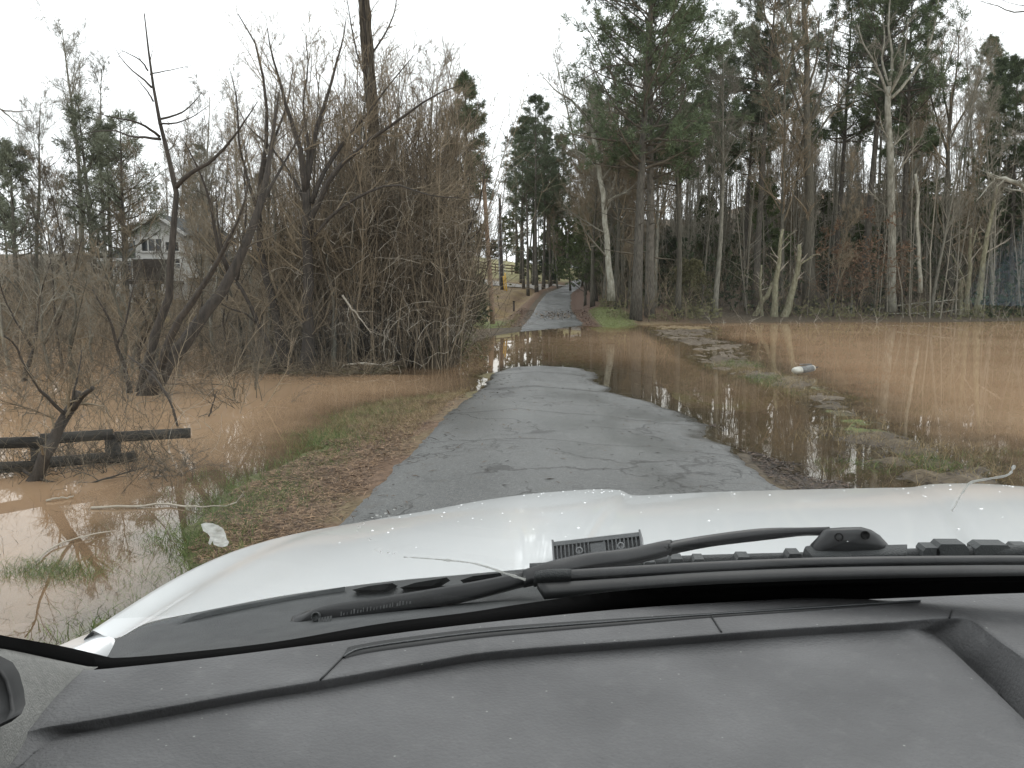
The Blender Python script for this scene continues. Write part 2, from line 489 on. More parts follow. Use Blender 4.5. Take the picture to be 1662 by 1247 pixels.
    l.new(wet, b.inputs['Roughness'])
    b.inputs['Specular IOR Level'].default_value = .5
    bp = n.new('ShaderNodeBump'); bp.inputs['Strength'].default_value = .5; bp.inputs['Distance'].default_value = .006
    hh = math_('SUBTRACT', fine, math_('MULTIPLY', k, 3.0))
    l.new(hh, bp.inputs['Height']); l.new(bp.outputs[0], b.inputs['Normal'])
    return m
asphalt = road_material()
wetness = np.exp(-np.maximum(RZ, 0) / .022)[..., None] * np.ones(3)
r = MB(); r.grid(np.stack([RX, RYY, RZ], -1), wetness)
tag(r.build('road', asphalt), kind='structure')

# a side drive joining the far road from the left
dv = MB()
ds = spline([(-1.9, 101), (-5, 99.5), (-10, 99.8), (-16, 101)], 30)
dn_ = np.stack([-np.gradient(ds[:, 1]), np.gradient(ds[:, 0])], 1); dn_ /= np.linalg.norm(dn_, axis=1, keepdims=True)
us = np.linspace(-2.0, 2.0, 9)
DP = ds[:, None, :] + dn_[:, None, :] * us[None, :, None]
dv.grid(np.concatenate([DP, (H(DP[..., 0], DP[..., 1]) + 0.10)[..., None]], -1))
tag(dv.build('gravel_drive', mat('pale_gravel', (.25, .23, .2), (.36, .34, .31), scale=3, rough=.9, bump=.4)), kind='structure')

# ---- flood water: mud colour that thickens with depth, calm mirror on top ---------------------------------------
wx = axis([(-140, -50, 4), (-50, -20, 1.0), (-20, -8, 0.3), (-8, 9, 0.12), (9, 20, 0.3), (20, 60, 1.0), (60, 160, 4)])
wy = axis([(-30, 3, 1.0), (3, 14, 0.12), (14, 26, 0.25), (26, 80, 0.6)])
WX, WY = np.meshgrid(wx, wy)
dep = np.maximum(0, -H(WX, WY))
L_, R_ = road_lr(WY)
# over the drowned road and its ditch the flood is thinner and clearer
def water_material():
    m = bpy.data.materials.new('muddy_flood_water'); m.use_nodes = True
    n, l = m.node_tree.nodes, m.node_tree.links
    n.clear()
    out = n.new('ShaderNodeOutputMaterial')
    at_ = n.new('ShaderNodeAttribute'); at_.attribute_name = 'col'
    sep = n.new('ShaderNodeSeparateColor'); l.new(at_.outputs['Color'], sep.inputs[0])
    tc = n.new('ShaderNodeTexCoord')
    nz = n.new('ShaderNodeTexNoise'); nz.inputs['Scale'].default_value = .22; nz.inputs['Detail'].default_value = 5
    l.new(tc.outputs['Object'], nz.inputs['Vector'])
    mr = n.new('ShaderNodeMapRange'); mr.inputs['From Min'].default_value = .35; mr.inputs['From Max'].default_value = .65
    l.new(nz.outputs['Fac'], mr.inputs['Value'])
    mx = n.new('ShaderNodeMix'); mx.data_type = 'RGBA'
    mx.inputs['A'].default_value = (.315, .203, .120, 1); mx.inputs['B'].default_value = (.385, .262, .162, 1)
    l.new(mr.outputs[0], mx.inputs['Factor'])
    mud = n.new('ShaderNodeBsdfDiffuse'); l.new(mx.outputs['Result'], mud.inputs['Color'])
    tr = n.new('ShaderNodeBsdfTransparent'); tr.inputs['Color'].default_value = (.86, .82, .68, 1)
    m1 = n.new('ShaderNodeMixShader'); l.new(sep.outputs[0], m1.inputs[0]); l.new(tr.outputs[0], m1.inputs[1]); l.new(mud.outputs[0], m1.inputs[2])
    gl = n.new('ShaderNodeBsdfGlossy'); gl.inputs['Roughness'].default_value = .004; gl.inputs['Color'].default_value = (1, .97, .92, 1)
    bz = n.new('ShaderNodeTexNoise'); bz.inputs['Scale'].default_value = 2.2; bz.inputs['Detail'].default_value = 3
    l.new(tc.outputs['Object'], bz.inputs['Vector'])
    bp = n.new('ShaderNodeBump'); bp.inputs['Strength'].default_value = .022; bp.inputs['Distance'].default_value = .02
    l.new(bz.outputs['Fac'], bp.inputs['Height']); l.new(bp.outputs[0], gl.inputs['Normal'])
    fr = n.new('ShaderNodeFresnel'); fr.inputs['IOR'].default_value = 1.33
    fm = n.new('ShaderNodeMapRange'); fm.inputs['From Min'].default_value = 0.02; fm.inputs['From Max'].default_value = .8
    fm.inputs['To Min'].default_value = .09; fm.inputs['To Max'].default_value = .62
    l.new(fr.outputs[0], fm.inputs['Value'])
    m2 = n.new('ShaderNodeMixShader'); l.new(fm.outputs[0], m2.inputs[0]); l.new(m1.outputs[0], m2.inputs[1]); l.new(gl.outputs[0], m2.inputs[2])
    l.new(m2.outputs[0], out.inputs[0])
    return m
dens = np.interp(WX, [-6, -2.2, -1.6, 3.4, 5.5, 9], [9, 6, 1.3, 1.3, 3.0, 8]) + np.interp(WY, [24, 34], [0, 2.5])
opac = 1 - np.exp(-dep * dens)
wb = MB()
wb.grid(np.stack([WX, WY, 0 * WX], -1), np.stack([opac, dep, 0 * dep], -1))
tag(wb.build('flood_water', water_material()), kind='structure')
# ================================================================== TREES
def unit(a):
    return a / (np.linalg.norm(a, axis=-1, keepdims=True) + 1e-9)
def spawn(rng, P, R, n, t0, t1, L, taper=0.4, ang=(.5, 1.0), N=5, up=0.05, wob=0.12, rk=.6, rend=.25, rmin=.004, absL=None, droop=0.0):
    M, N0, _ = P.shape
    ix = np.repeat(np.arange(M), n)
    K = len(ix)
    t = rng.uniform(t0, t1, K)
    s = t * (N0 - 1); i = np.minimum(s.astype(int), N0 - 2); f = (s - i)[:, None]
    pos = P[ix, i] * (1 - f) + P[ix, i + 1] * f
    T = unit(P[ix, i + 1] - P[ix, i])
    rad = R[ix, i] * (1 - f[:, 0]) + R[ix, i + 1] * f[:, 0]
    pl = np.linalg.norm(np.diff(P, axis=1), axis=2).sum(1)[ix]
    v = rng.normal(size=(K, 3)); v = unit(v - (v * T).sum(1, keepdims=True) * T)
    a = rng.uniform(*ang, K)[:, None]
    d = np.cos(a) * T + np.sin(a) * v
    ln = (absL if absL is not None else pl) * rng.uniform(*L, K) * (1 - taper * t)
    out = [pos]; p = pos
    st = (ln / (N - 1))[:, None]
    for k in range(N - 1):
        d = unit(d + wob * rng.normal(size=(K, 3)) + np.array([0, 0, up - droop * k]))
        p = p + d * st
        out.append(p)
    r0 = np.maximum(rad * rk * rng.uniform(.75, 1.1, K), rmin)
    RR = r0[:, None] * np.linspace(1, rend, N)[None, :]
    return np.stack(out, 1), np.maximum(RR, rmin * .6)

twig_var = mat('twig_mixed', (.125, .100, .070), (.24, .195, .135), scale=1.4, rough=.9, attr=True)
bark_dark = mat('bark_wet_dark', (.060, .056, .042), (.125, .116, .092), scale=5, rough=.9, bump=.8, stretch=(3, 3, .5), rnd=.2)
bark_black = mat('bark_wet_black', (.028, .024, .020), (.070, .058, .047), scale=6, rough=.8, bump=.8, stretch=(3, 3, .5), rnd=.1)
bark_grey = mat('bark_grey', (.085, .082, .064), (.235, .225, .185), scale=4, rough=.9, bump=.6, stretch=(3, 3, .6), rnd=.3)
bark_pale = mat('bark_pale_lichen', (.17, .16, .12), (.40, .39, .33), scale=3.2, rough=.9, bump=.5, stretch=(2, 2, .7), rnd=.12)
bark_moss = mat('bark_mossy', (.13, .12, .075), (.27, .26, .18), scale=4, rough=.95, bump=.7, stretch=(2, 2, .8), rnd=.15)
bark_pine = mat('bark_pine', (.055, .050, .041), (.155, .142, .118), scale=4, rough=.95, bump=.9, stretch=(4, 4, .8), rnd=.25)
twig_brown = mat('twig_brown', (.145, .116, .078), (.275, .222, .152), scale=1.4, rough=.9, rnd=.2)
twig_grey = mat('twig_grey', (.155, .145, .115), (.29, .268, .215), scale=1.2, rough=.9, rnd=.2)
twig_dark = mat('twig_dark', (.060, .052, .040), (.14, .12, .09), scale=1.5, rough=.9, rnd=.15)
twig_pale = mat('twig_pale', (.30, .265, .21), (.44, .40, .33), scale=2, rough=.9)
def leafmat(name, a, b, scale=1.2, rnd=.2):
    m = mat(name, a, b, scale=scale, rough=.75, rnd=rnd, spec=.2)
    return m
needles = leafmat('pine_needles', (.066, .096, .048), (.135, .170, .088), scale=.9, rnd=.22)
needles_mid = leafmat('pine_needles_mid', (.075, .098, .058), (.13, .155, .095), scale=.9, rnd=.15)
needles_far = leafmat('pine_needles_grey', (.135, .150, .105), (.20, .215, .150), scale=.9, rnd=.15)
leaf_brown = leafmat('dry_beech_leaves', (.125, .078, .048), (.215, .138, .09), scale=1.5)
leaf_green = leafmat('evergreen_leaves', (.055, .075, .032), (.11, .135, .058), scale=1.5)
leaf_olive = leafmat('olive_leaves', (.13, .13, .065), (.215, .205, .11), scale=1.5)
leaf_dark = leafmat('dark_evergreen_leaves', (.030, .045, .025), (.07, .09, .046), scale=2)
ivy = leafmat('vine_bark', (.05, .042, .032), (.13, .108, .08), scale=2.5)

def blades(rng, c, d, k, ln, wd, spread=1.0, mb=None, flat=False):
    """k thin pointed blades at each centre c, heading d."""
    n = len(c)
    cc = np.repeat(c, k, 0); dd = np.repeat(d, k, 0)
    v = unit(dd * (1 - spread * .5) + spread * rng.normal(size=(n * k, 3)) * .62)
    s = unit(np.cross(v, rng.normal(size=(n * k, 3))))
    L = rng.uniform(*ln, n * k)[:, None]; wv = rng.uniform(*wd, n * k)[:, None] / 2
    V = np.stack([cc - s * wv * .5, cc + v * L * .55 - s * wv, cc + v * L, cc + v * L * .55 + s * wv], 1).reshape(-1, 3)
    F = np.arange(n * k * 4).reshape(-1, 4)
    mb.add(V, F)

def trunk_line(rng, h, N=12, lean=.03, wob=.012):
    d = unit(np.array([rng.normal() * lean, rng.normal() * lean, 1.0])); p = np.zeros(3); o = [p]
    for k in range(N - 1):
        d = unit(d + rng.normal(size=3) * wob + np.array([0, 0, .01])); p = p + d * h / (N - 1); o.append(p)
    return np.array(o)
def trunk_rad(r0, N, tip=.12, flare=.35):
    t = np.linspace(0, 1, N)
    return r0 * ((1 - t) * (1 - tip) + tip) * (1 + flare * np.exp(-t * 22))

def bare_parts(rng, h, r0, t0=.35, limbs=22, LL=(.22, .42), ang=(.35, .8), up=.10, n2=7, n3=6, n4=5, rmin=.006, lean=.045, wob=.024, k2=.5):
    P = trunk_line(rng, h, 14, lean, wob)[None]; R = trunk_rad(r0, 14)[None]
    P1, R1 = spawn(rng, P, R, limbs, t0, .98, LL, taper=.62, ang=ang, N=7, up=up, wob=.10, rk=.5, rend=.2, rmin=rmin)
    P2, R2 = spawn(rng, P1, R1, n2, .2, 1.0, (.3, .6), ang=(.4, .9), N=5, up=up * .8, wob=.13, rk=.6, rmin=rmin)
    P3, R3 = spawn(rng, P2, R2, n3, .15, 1.0, (.35, .7), ang=(.4, .9), N=4, up=up * .6, wob=.14, rk=.65, rmin=rmin * .8)
    tb = MB().tubes(P, R, 9)
    br = MB().tubes(P1, R1, 5, cap=False).tubes(P2, R2, 4, cap=False).tubes(P3, R3, 3, cap=False)
    if n4:
        P4, R4 = spawn(rng, P3, R3, n4, .2, 1.0, (.5, .9), ang=(.35, .8), N=3, up=up * .4, wob=.12, rk=.7, rmin=rmin * .65)
        br.tubes(P4, R4, 3, cap=False)
    return tb, br, (P3, R3)

def pine_parts(rng, h, r0, c0=.5, limbs=34, reach=.2, tufts=5, dead=6, k=15, nl=(.24, .42), nw=(.028, .05), lean=.02):
    P = trunk_line(rng, h, 14, lean, .008)[None]; R = trunk_rad(r0, 14, .1, .25)[None]
    # limbs: longest a third up the crown
    t = np.sort(rng.uniform(c0, .985, limbs)) ** 1.0
    u = (t - c0) / (1 - c0)
    shape = np.interp(u, [0, .25, .6, 1], [.62, 1.0, .75, .18])
    s = t * 13; i = np.minimum(s.astype(int), 12); f = (s - i)[:, None]
    pos = P[0, i] * (1 - f) + P[0, i + 1] * f
    az = np.arange(limbs) * 2.4 + rng.uniform(-.5, .5, limbs)
    d = np.stack([np.cos(az), np.sin(az), rng.uniform(-.05, .35, limbs) + .5 * u], 1); d = unit(d)
    ln = h * reach * shape * rng.uniform(.65, 1.15, limbs)
    out = [pos]; p = pos
    for q in range(6):
        d = unit(d + rng.normal(size=(limbs, 3)) * .13 + np.array([0, 0, .07])); p = p + d * (ln / 6)[:, None]; out.append(p)
    P1 = np.stack(out, 1); R1 = (r0 * .26 * (1.1 - t) / (1.1 - c0) + .012)[:, None] * np.linspace(1, .3, 7)
    P2, R2 = spawn(rng, P1, R1, 9, .25, 1.0, (.25, .5), ang=(.4, 1.1), N=4, up=.12, wob=.15, rk=.55, rmin=.008)
    tb = MB().tubes(P, R, 10)
    br = MB().tubes(P1, R1, 5, cap=False).tubes(P2, R2, 3, cap=False)
    if dead:
        D1, D2 = spawn(rng, P, R, dead, c0 * .45, c0, (.05, .12), ang=(1.2, 1.7), N=5, up=-.02, wob=.12, rk=.22, rmin=.01)
        br.tubes(D1, D2, 4, cap=False)
    fo = MB()
    tt = rng.uniform(.45, 1.0, (len(P2), tufts)); ss = tt * 3; ii = np.minimum(ss.astype(int), 2); ff = (ss - ii)[..., None]
    r_ = np.arange(len(P2))[:, None]
    cc = P2[r_, ii] * (1 - ff) + P2[r_, ii + 1] * ff
    dd = unit(P2[r_, ii + 1] - P2[r_, ii])
    cc = cc + rng.normal(size=cc.shape) * .10
    blades(rng, cc.reshape(-1, 3), dd.reshape(-1, 3), k, nl, nw, 1.0, fo)
    return tb, br, fo

def make_tree(name, tb, br, fo, mt, mb_, mf, crown='branches', foliage='foliage'):
    o = empty(name)
    tb.build('trunk', mt, o)
    if br is not None: br.build(crown, mb_, o)
    if fo is not None: fo.build(foliage, mf, o)
    return o

def setz(x, y, sink=.06):
    return float(H(np.array([x]), np.array([y]))[0]) - sink

# ---- prototypes for the woods ---------------------------------------------------------------
R0 = np.random.default_rng(7)
proto_bare = []
for i, (h, r, t0, nl, LL, ang) in enumerate([(19, .125, .25, 30, (.14, .28), (.3, .8)), (21, .14, .3, 30, (.16, .30), (.3, .9)), (16, .085, .2, 28, (.16, .3), (.3, .8)),
                                             (18, .10, .35, 26, (.18, .32), (.35, .9)), (22, .17, .3, 32, (.18, .34), (.4, .95)), (14, .085, .2, 26, (.16, .28), (.3, .8)), (12, .065, .15, 24, (.18, .3), (.3, .85))]):
    tb, br, _ = bare_parts(R0, h, r, t0, nl, LL, ang, up=.13, n2=6, n3=5, n4=4, rmin=.011)
    o = make_tree('bare_tree', tb, br, None, bark_grey if i % 3 else bark_dark, twig_grey if i % 2 else twig_brown, None)
    proto_bare.append([o, h, False])
proto_pine = []
for i, (h, r, c0, nl, rc) in enumerate([(24, .22, .48, 50, .18), (22, .18, .55, 42, .16), (25, .24, .45, 52, .19), (20, .15, .58, 36, .14), (18, .13, .5, 36, .15)]):
    tb, br, fo = pine_parts(R0, h, r, c0, nl, rc)
    o = make_tree('pine_tree', tb, br, fo, bark_pine, twig_dark, needles)
    proto_pine.append([o, h, False])
def evergreen_parts(rng, h, wd, n=26, k=26, leaf=(.10, .2), lw=(.03, .06)):
    P = trunk_line(rng, h, 10, .05, .02)[None]; R = trunk_rad(h * .012 + .02, 10)[None]
    P1, R1 = spawn(rng, P, R, n, .08, .98, (.8, 1.2), taper=.75, ang=(.9, 1.4), N=5, up=.06, wob=.12, rk=.4, rmin=.008, absL=wd)
    P2, R2 = spawn(rng, P1, R1, 7, .2, 1, (.3, .6), ang=(.4, 1.0), N=3, up=.04, wob=.12, rk=.6, rmin=.005)
    fo = MB()
    cc = P2[:, 1:].reshape(-1, 3); dd = unit(np.repeat(P2[:, 2] - P2[:, 0], 2, 0))
    blades(rng, cc + rng.normal(size=cc.shape) * .07, dd, k, leaf, lw, 1.0, fo)
    return MB().tubes(P, R, 7), MB().tubes(P1, R1, 4, cap=False).tubes(P2, R2, 3, cap=False), fo
proto_rowpine = []
for i, (h, r, c0) in enumerate([(24, .22, .42), (22, .2, .36), (25, .24, .48)]):
    tb, br, fo = pine_parts(R0, h, r, c0, 40, .15, tufts=4, k=11)
    o = make_tree('pine_tree', tb, br, fo, bark_pine, twig_dark, needles_mid)
    proto_rowpine.append([o, h, False])
proto_ever = []
for h, wd in [(6.5, 1.9), (5.0, 1.7), (8.0, 2.2), (3.2, 1.4)]:
    o = make_tree('evergreen_tree', *evergreen_parts(R0, h, wd, 30 if h > 4 else 22, 22, (.14, .26), (.05, .09)), bark_dark, twig_dark, leaf_dark if h < 6 else leaf_green)
    proto_ever.append([o, h, False])
proto_beech = []
for h in (5.5, 4.2):
    P = trunk_line(R0, h, 9, .05, .03)[None]; R = trunk_rad(.06, 9)[None]
    P1, R1 = spawn(R0, P, R, 26, .12, .95, (.35, .55), taper=.6, ang=(.8, 1.3), N=5, up=.03, wob=.1, rk=.45, rmin=.006)
    P2, R2 = spawn(R0, P1, R1, 8, .15, 1, (.35, .6), ang=(.4, .9), N=4, up=.0, wob=.1, rk=.6, rmin=.005)
    fo = MB(); cc = P2[:, 1:].reshape(-1, 3)
    cc = cc[R0.random(len(cc)) < .6]
    blades(R0, cc, unit(R0.normal(size=cc.shape)), 4, (.10, .17), (.05, .08), 1.0, fo)
    o = make_tree('beech_sapling', MB().tubes(P, R, 7), MB().tubes(P1, R1, 4, cap=False).tubes(P2, R2, 3, cap=False), fo, bark_grey, twig_brown, leaf_brown)
    proto_beech.append([o, h, False])

def put(protos, i, x, y, scale, rng, label, cat, group, z=None, mats=None, tilt=.025):
    e = protos[i % len(protos)]
    o = e[0] if not e[2] else copy_tree(e[0])
    e[2] = True
    o.location = (x, y, setz(x, y) if z is None else z)
    o.rotation_euler = (rng.normal() * tilt, rng.normal() * tilt, rng.uniform(0, 6.28))
    o.scale = (scale, scale, scale)
    tag(o, label, cat, group)
    return o

Rw = np.random.default_rng(101)
def clear(x, y, pts, dmin):
    return all((x - a) ** 2 + (y - b) ** 2 > dmin * dmin for a, b in pts)
# ---- the wood on the right bank --------------------------------------------------------------
used = []
def scatter(n, xr, yr, test, dmin, seed):
    rg = np.random.default_rng(seed); out = []
    for _ in range(n * 40):
        if len(out) >= n: break
        x, y = rg.uniform(*xr), rg.uniform(*yr)
        if test(x, y) and clear(x, y, used, dmin):
            used.append((x, y)); out.append((x, y))
    return out
def in_right(x, y):
    l, r = road_lr(y)
    return x > r + 2.2 and H(np.array([x]), np.array([y]), False)[0] > .05 and x / y < .72
for k, (x, y) in enumerate(scatter(118, (1, 66), (50, 108), in_right, 1.5, 5)):
    put(proto_bare, k * 5 + k // 7, x, y, Rw.uniform(.8, 1.08), Rw, 'bare slender tree crowded among the trunks of the right-hand wood', 'tree', 'bare trees of the right-hand wood')
for k, (x, y) in enumerate(scatter(24, (3, 64), (60, 112), in_right, 2.6, 6)):
    put(proto_pine, k, x, y, Rw.uniform(.72, .98), Rw, 'dark green pine rising among the bare trees of the right-hand wood', 'pine tree', 'pines of the right-hand wood')
for k, (x, y) in enumerate(scatter(60, (3, 70), (64, 112), in_right, 2.0, 8)):
    put(proto_ever, k, x, y, Rw.uniform(.8, 1.15), Rw, 'dark evergreen sapling in the shade under the right-hand wood', 'evergreen', 'evergreens under the right-hand wood')
# ---- the woods on the left, beyond the flood ---------------------------------------------------
def in_left(x, y):
    q = x / y
    if -.62 > q or q > -.135: return False
    if -.60 < q < -.40 and y < 62: return False       # keeps the house in sight
    return y > 36
for k, (x, y) in enumerate(scatter(46, (-62, -5), (37, 95), in_left, 2.0, 15)):
    put(proto_bare, k * 3 + 1, x, y, Rw.uniform(.55, .8), Rw, 'bare grey tree in the wood behind the flooded left bank', 'tree', 'bare trees behind the left bank')
for k, (x, y) in enumerate(scatter(10, (-70, -34), (66, 105), lambda x, y: -.72 < x / y < -.36, 3, 16)):
    put(proto_rowpine, k + 1, x, y, Rw.uniform(.36, .5), Rw, 'pine standing in the far wood behind the house on the left', 'pine tree', 'pines behind the house')
for k, (x, y) in enumerate(scatter(7, (-52, -9), (40, 62), lambda x, y: (-.36 < x / y < -.15), 2.4, 17)):
    put(proto_ever, k, x, y, Rw.uniform(.7, 1.0), Rw, 'dark evergreen in the brush behind the flooded left bank', 'evergreen', 'evergreens behind the left bank')
# ---- pines lining the far road on its left ------------------------------------------------------
for k, (px, Y, s) in enumerate([(857, 90, .82), (871, 86, .80), (882, 93, .86), (866, 100, .9), (846, 108, .84), (893, 98, .78), (902, 106, .84), (850, 97, .7), (912, 115, .8), (888, 112, .9), (838, 118, .8), (920, 124, .75)]):
    p = at(px, 460, Y)
    put(proto_rowpine, k + 1, p[0], Y, s, Rw, 'tall pine in the row lining the left side of the far road', 'pine tree', 'pines along the far road', tilt=.012)
for k, (px, Y, s) in enumerate([(845, 104, 1.02), (856, 112, .98), (905, 96, .8), (875, 120, .95), (898, 103, .75)]):
    p = at(px, 460, Y)
    put(proto_bare, k, p[0], Y, s, Rw, 'bare tree standing between the pines along the far road', 'tree', 'bare trees along the far road')
for k, (px, Y, s) in enumerate([(898, 118, .9), (915, 128, 1.0), (880, 126, .8), (905, 152, 1.0), (905, 165, 1.1), (945, 160, 1.2), (890, 150, 1.3), (870, 140, 1.2), (862, 104, .7), (884, 108, .8), (848, 112, .7), (896, 100, .6), (908, 110, .8), (902, 134, 1.1), (958, 120, 1.1), (968, 104, .9), (978, 92, .8), (940, 135, 1.2), (955, 142, 1.3), (918, 175, 1.8), (900, 185, 1.8), (938, 185, 1.9), (960, 175, 1.8)]):
    p = at(px, 450, Y)
    put(proto_ever, k, p[0], Y, s, Rw, 'evergreen growing where the far road bends out of sight', 'evergreen', 'evergreens at the bend of the far road')
# ---- far trees beyond the lawn --------------------------------------------------------------------
for k, (px, Y, s) in enumerate([(768, 170, .62), (778, 160, .55), (790, 175, .66), (800, 165, .52), (823, 172, .62), (832, 160, .6), (842, 180, .7), (758, 165, .6), (814, 190, .6)]):
    p = at(px, 430, Y)
    if k % 3 == 2:
        put(proto_bare, k, p[0], Y, s * 1.0, Rw, 'bare tree on the skyline beyond the fenced lawn', 'tree', 'bare trees beyond the lawn')
    else:
        put(proto_ever, k, p[0], Y, s * 2.4, Rw, 'round dark evergreen beyond the fenced lawn', 'evergreen', 'evergreens beyond the lawn')
# ================================================================== TREES ONE CAN POINT AT
Rf = np.random.default_rng(55)
def guided(name, label, limbs, mt, mtw, n2=9, n3=6, n4=5, L2=(.22, .45), up=.06, rmin=.004, cat='tree', group=None, seed=1, jit=.25, t0=.18, twig=True, leaf=None, extra=None):
    """limbs: (pixel polyline, Y at both ends, r0, r1). The first is the trunk, the rest leave it."""
    rng = np.random.default_rng(seed)
    lines, rads = [], []
    for pts, (ya, yb), r0, r1 in limbs:
        Ys = np.linspace(ya, yb, len(pts))
        q = np.array([at(px, py, Y) for (px, py), Y in zip(pts, Ys)])
        sp = spline(q, 12)
        lines.append(sp); rads.append(np.linspace(r0, r1, 12))
    base = lines[0][0].copy()
    P = np.stack(lines); R = np.stack(rads)
    P = P - base
    jj = rng.normal(size=P.shape) * R[..., None] * .22; jj[:, 0] = 0
    P = P + jj
    R[0] *= 1 + .45 * np.exp(-np.linspace(0, 1, 12) * 14)
    P[0, 0, 2] -= .25
    o = empty(name, base, label, cat, group)
    MB().tubes(P[:1], R[:1], 9).build('trunk', mt, o)
    if len(P) > 1:
        for k in range(1, len(P)):
            MB().tubes(P[k:k + 1], R[k:k + 1], 7).build('limb', mt, o)
    if twig:
        br = MB()
        P2, R2 = spawn(rng, P, R, n2, t0, 1.0, L2, taper=.5, ang=(.5, 1.05), N=6, up=up, wob=.14, rk=.45, rmin=rmin * 1.5)
        R2 = np.minimum(R2, np.linspace(1, .3, 6) * (.020 if base[1] < 40 else .065))
        P3, R3 = spawn(rng, P2, R2, n3, .15, 1.0, (.3, .65), ang=(.4, .95), N=5, up=up, wob=.15, rk=.6, rmin=rmin)
        br.tubes(P2, R2, 5, cap=False).tubes(P3, R3, 4, cap=False)
        if n4:
            P4, R4 = spawn(rng, P3, R3, n4, .2, 1.0, (.4, .8), ang=(.4, .9), N=4, up=up * .5, wob=.16, rk=.7, rmin=rmin * .8)
            br.tubes(P4, R4, 3, cap=False)
        br.build('branches', mtw, o)
        if leaf is not None:
            fo = MB(); cc = P3[:, 2:].reshape(-1, 3)
            blades(rng, cc, unit(rng.normal(size=cc.shape)), 5, (.08, .15), (.04, .07), 1.0, fo)
            fo.build('foliage', leaf, o)
    return o

# --- left foreground --------------------------------------------------------------------------
guided('leaning_tree', 'thin black tree in the flood leaning left, its bare forked top against the white sky',
       [([(226, 640), (250, 560), (272, 470), (281, 380), (285, 305), (268, 240), (252, 160), (241, 80), (234, 22)], (16.4, 16.4), .105, .010),
        ([(285, 305), (312, 280), (345, 260), (378, 225), (398, 195), (418, 165)], (16.4, 15.6), .05, .008),
        ([(260, 226), (238, 224), (214, 222), (190, 213), (160, 213), (122, 221)], (16.4, 17.5), .03, .005),
        ([(259, 222), (240, 207), (216, 197), (180, 190), (150, 181)], (16.4, 15.4), .03, .005),
        ([(257, 194), (282, 188), (305, 176), (328, 150)], (16.4, 17), .026, .005),
        ([(258, 201), (285, 200), (312, 190), (340, 171)], (16.4, 15.6), .022, .004),
        ([(246, 142), (232, 128), (212, 112), (196, 94), (186, 76)], (16.4, 17), .022, .004),
        ([(249, 165), (240, 150), (228, 135), (222, 127)], (16.4, 16), .018, .004),
        ([(240, 115), (228, 98), (210, 88), (194, 80)], (16.4, 15.8), .018, .004),
        ([(243, 121), (262, 117), (285, 112), (312, 106)], (16.4, 16.8), .014, .003)],
       bark_black, twig_dark, n2=3, n3=2, n4=0, L2=(.06, .2), seed=3, t0=.3)
guided('leaning_tree', 'thick dark tree leaning hard to the right out of the flooded left bank',
       [([(235, 632), (275, 585), (318, 530), (350, 485), (382, 430), (408, 375), (424, 325), (436, 265), (446, 200), (452, 150)], (15.9, 17.5), .16, .02),
        ([(262, 600), (272, 560), (300, 505), (335, 455), (365, 400), (392, 345), (405, 290)], (15.9, 15.0), .09, .015),
        ([(372, 445), (352, 390), (342, 330), (322, 275), (296, 225)], (16.8, 16.0), .05, .008),
        ([(410, 370), (440, 300), (476, 240), (500, 190)], (17.1, 18.0), .05, .008)],
       bark_black, twig_dark, n2=7, n3=6, n4=4, L2=(.14, .34), seed=4)
guided('small_tree', 'short black stem leaning left beside the foot of the two leaning trees',
       [([(212, 640), (203, 600), (190, 560), (178, 520), (150, 470)], (16.2, 15.6), .05, .012),
        ([(190, 560), (205, 520), (215, 470), (230, 430)], (16, 16.5), .025, .008)], bark_black, twig_dark, n2=7, n3=5, n4=4, L2=(.3, .6), seed=5)
guided('multi_stem_tree', 'dark fork-trunked tree with spreading upright limbs left of the vine-hung trunk',
       [([(498, 606), (499, 540), (498, 470), (501, 410), (498, 350), (496, 305)], (20.8, 20.8), .17, .10),
        ([(496, 312), (488, 250), (472, 195), (456, 140), (442, 92), (434, 45)], (20.8, 19.8), .085, .010),
        ([(497, 305), (507, 240), (522, 185), (541, 120), (556, 66), (562, 30)], (20.8, 21.5), .08, .010),
        ([(500, 385), (514, 335), (540, 285), (584, 240), (640, 200), (700, 158), (748, 138)], (20.8, 19.6), .085, .010),
        ([(505, 330), (530, 275), (566, 220), (602, 178), (640, 128), (672, 90)], (20.8, 21.8), .065, .009),
        ([(503, 395), (540, 350), (590, 315), (640, 300), (700, 318), (752, 322)], (20.8, 19.5), .05, .008),
        ([(497, 330), (470, 280), (440, 240), (402, 205), (384, 170)], (20.8, 21.6), .05, .008),
        ([(498, 300), (500, 230), (492, 170), (500, 110), (496, 60)], (20.8, 21), .05, .008)],
       bark_black, twig_brown, n2=11, n3=7, n4=5, L2=(.2, .42), up=.09, seed=6)
guided('bare_tree', 'dark tree bending left then upright just left of the fork-trunked tree',
       [([(472, 606), (456, 545), (442, 490), (428, 430), (419, 365), (424, 295), (434, 215), (428, 130), (412, 62), (386, 22)], (21.2, 21.2), .125, .012),
        ([(420, 350), (402, 290), (388, 230), (384, 160), (372, 110)], (21.2, 20.4), .05, .008),
        ([(427, 280), (448, 220), (468, 160), (476, 100)], (21.2, 22), .05, .008)],
       bark_black, twig_brown, n2=11, n3=7, n4=5, L2=(.14, .3), up=.1, seed=7)
guided('bare_tree', 'slim tree curving left over the flood between the leaning trees and the thicket',
       [([(454, 600), (436, 560), (415, 520), (398, 480), (372, 440), (356, 380), (350, 300)], (20.6, 20.0), .07, .012),
        ([(418, 525), (396, 508), (370, 500), (344, 480)], (20.4, 19.6), .03, .006),
        ([(385, 455), (392, 400), (400, 340), (396, 280), (404, 220)], (20.2, 20.6), .04, .008)],
       bark_black, twig_brown, n2=10, n3=6, n4=5, L2=(.2, .42), up=.08, seed=8)
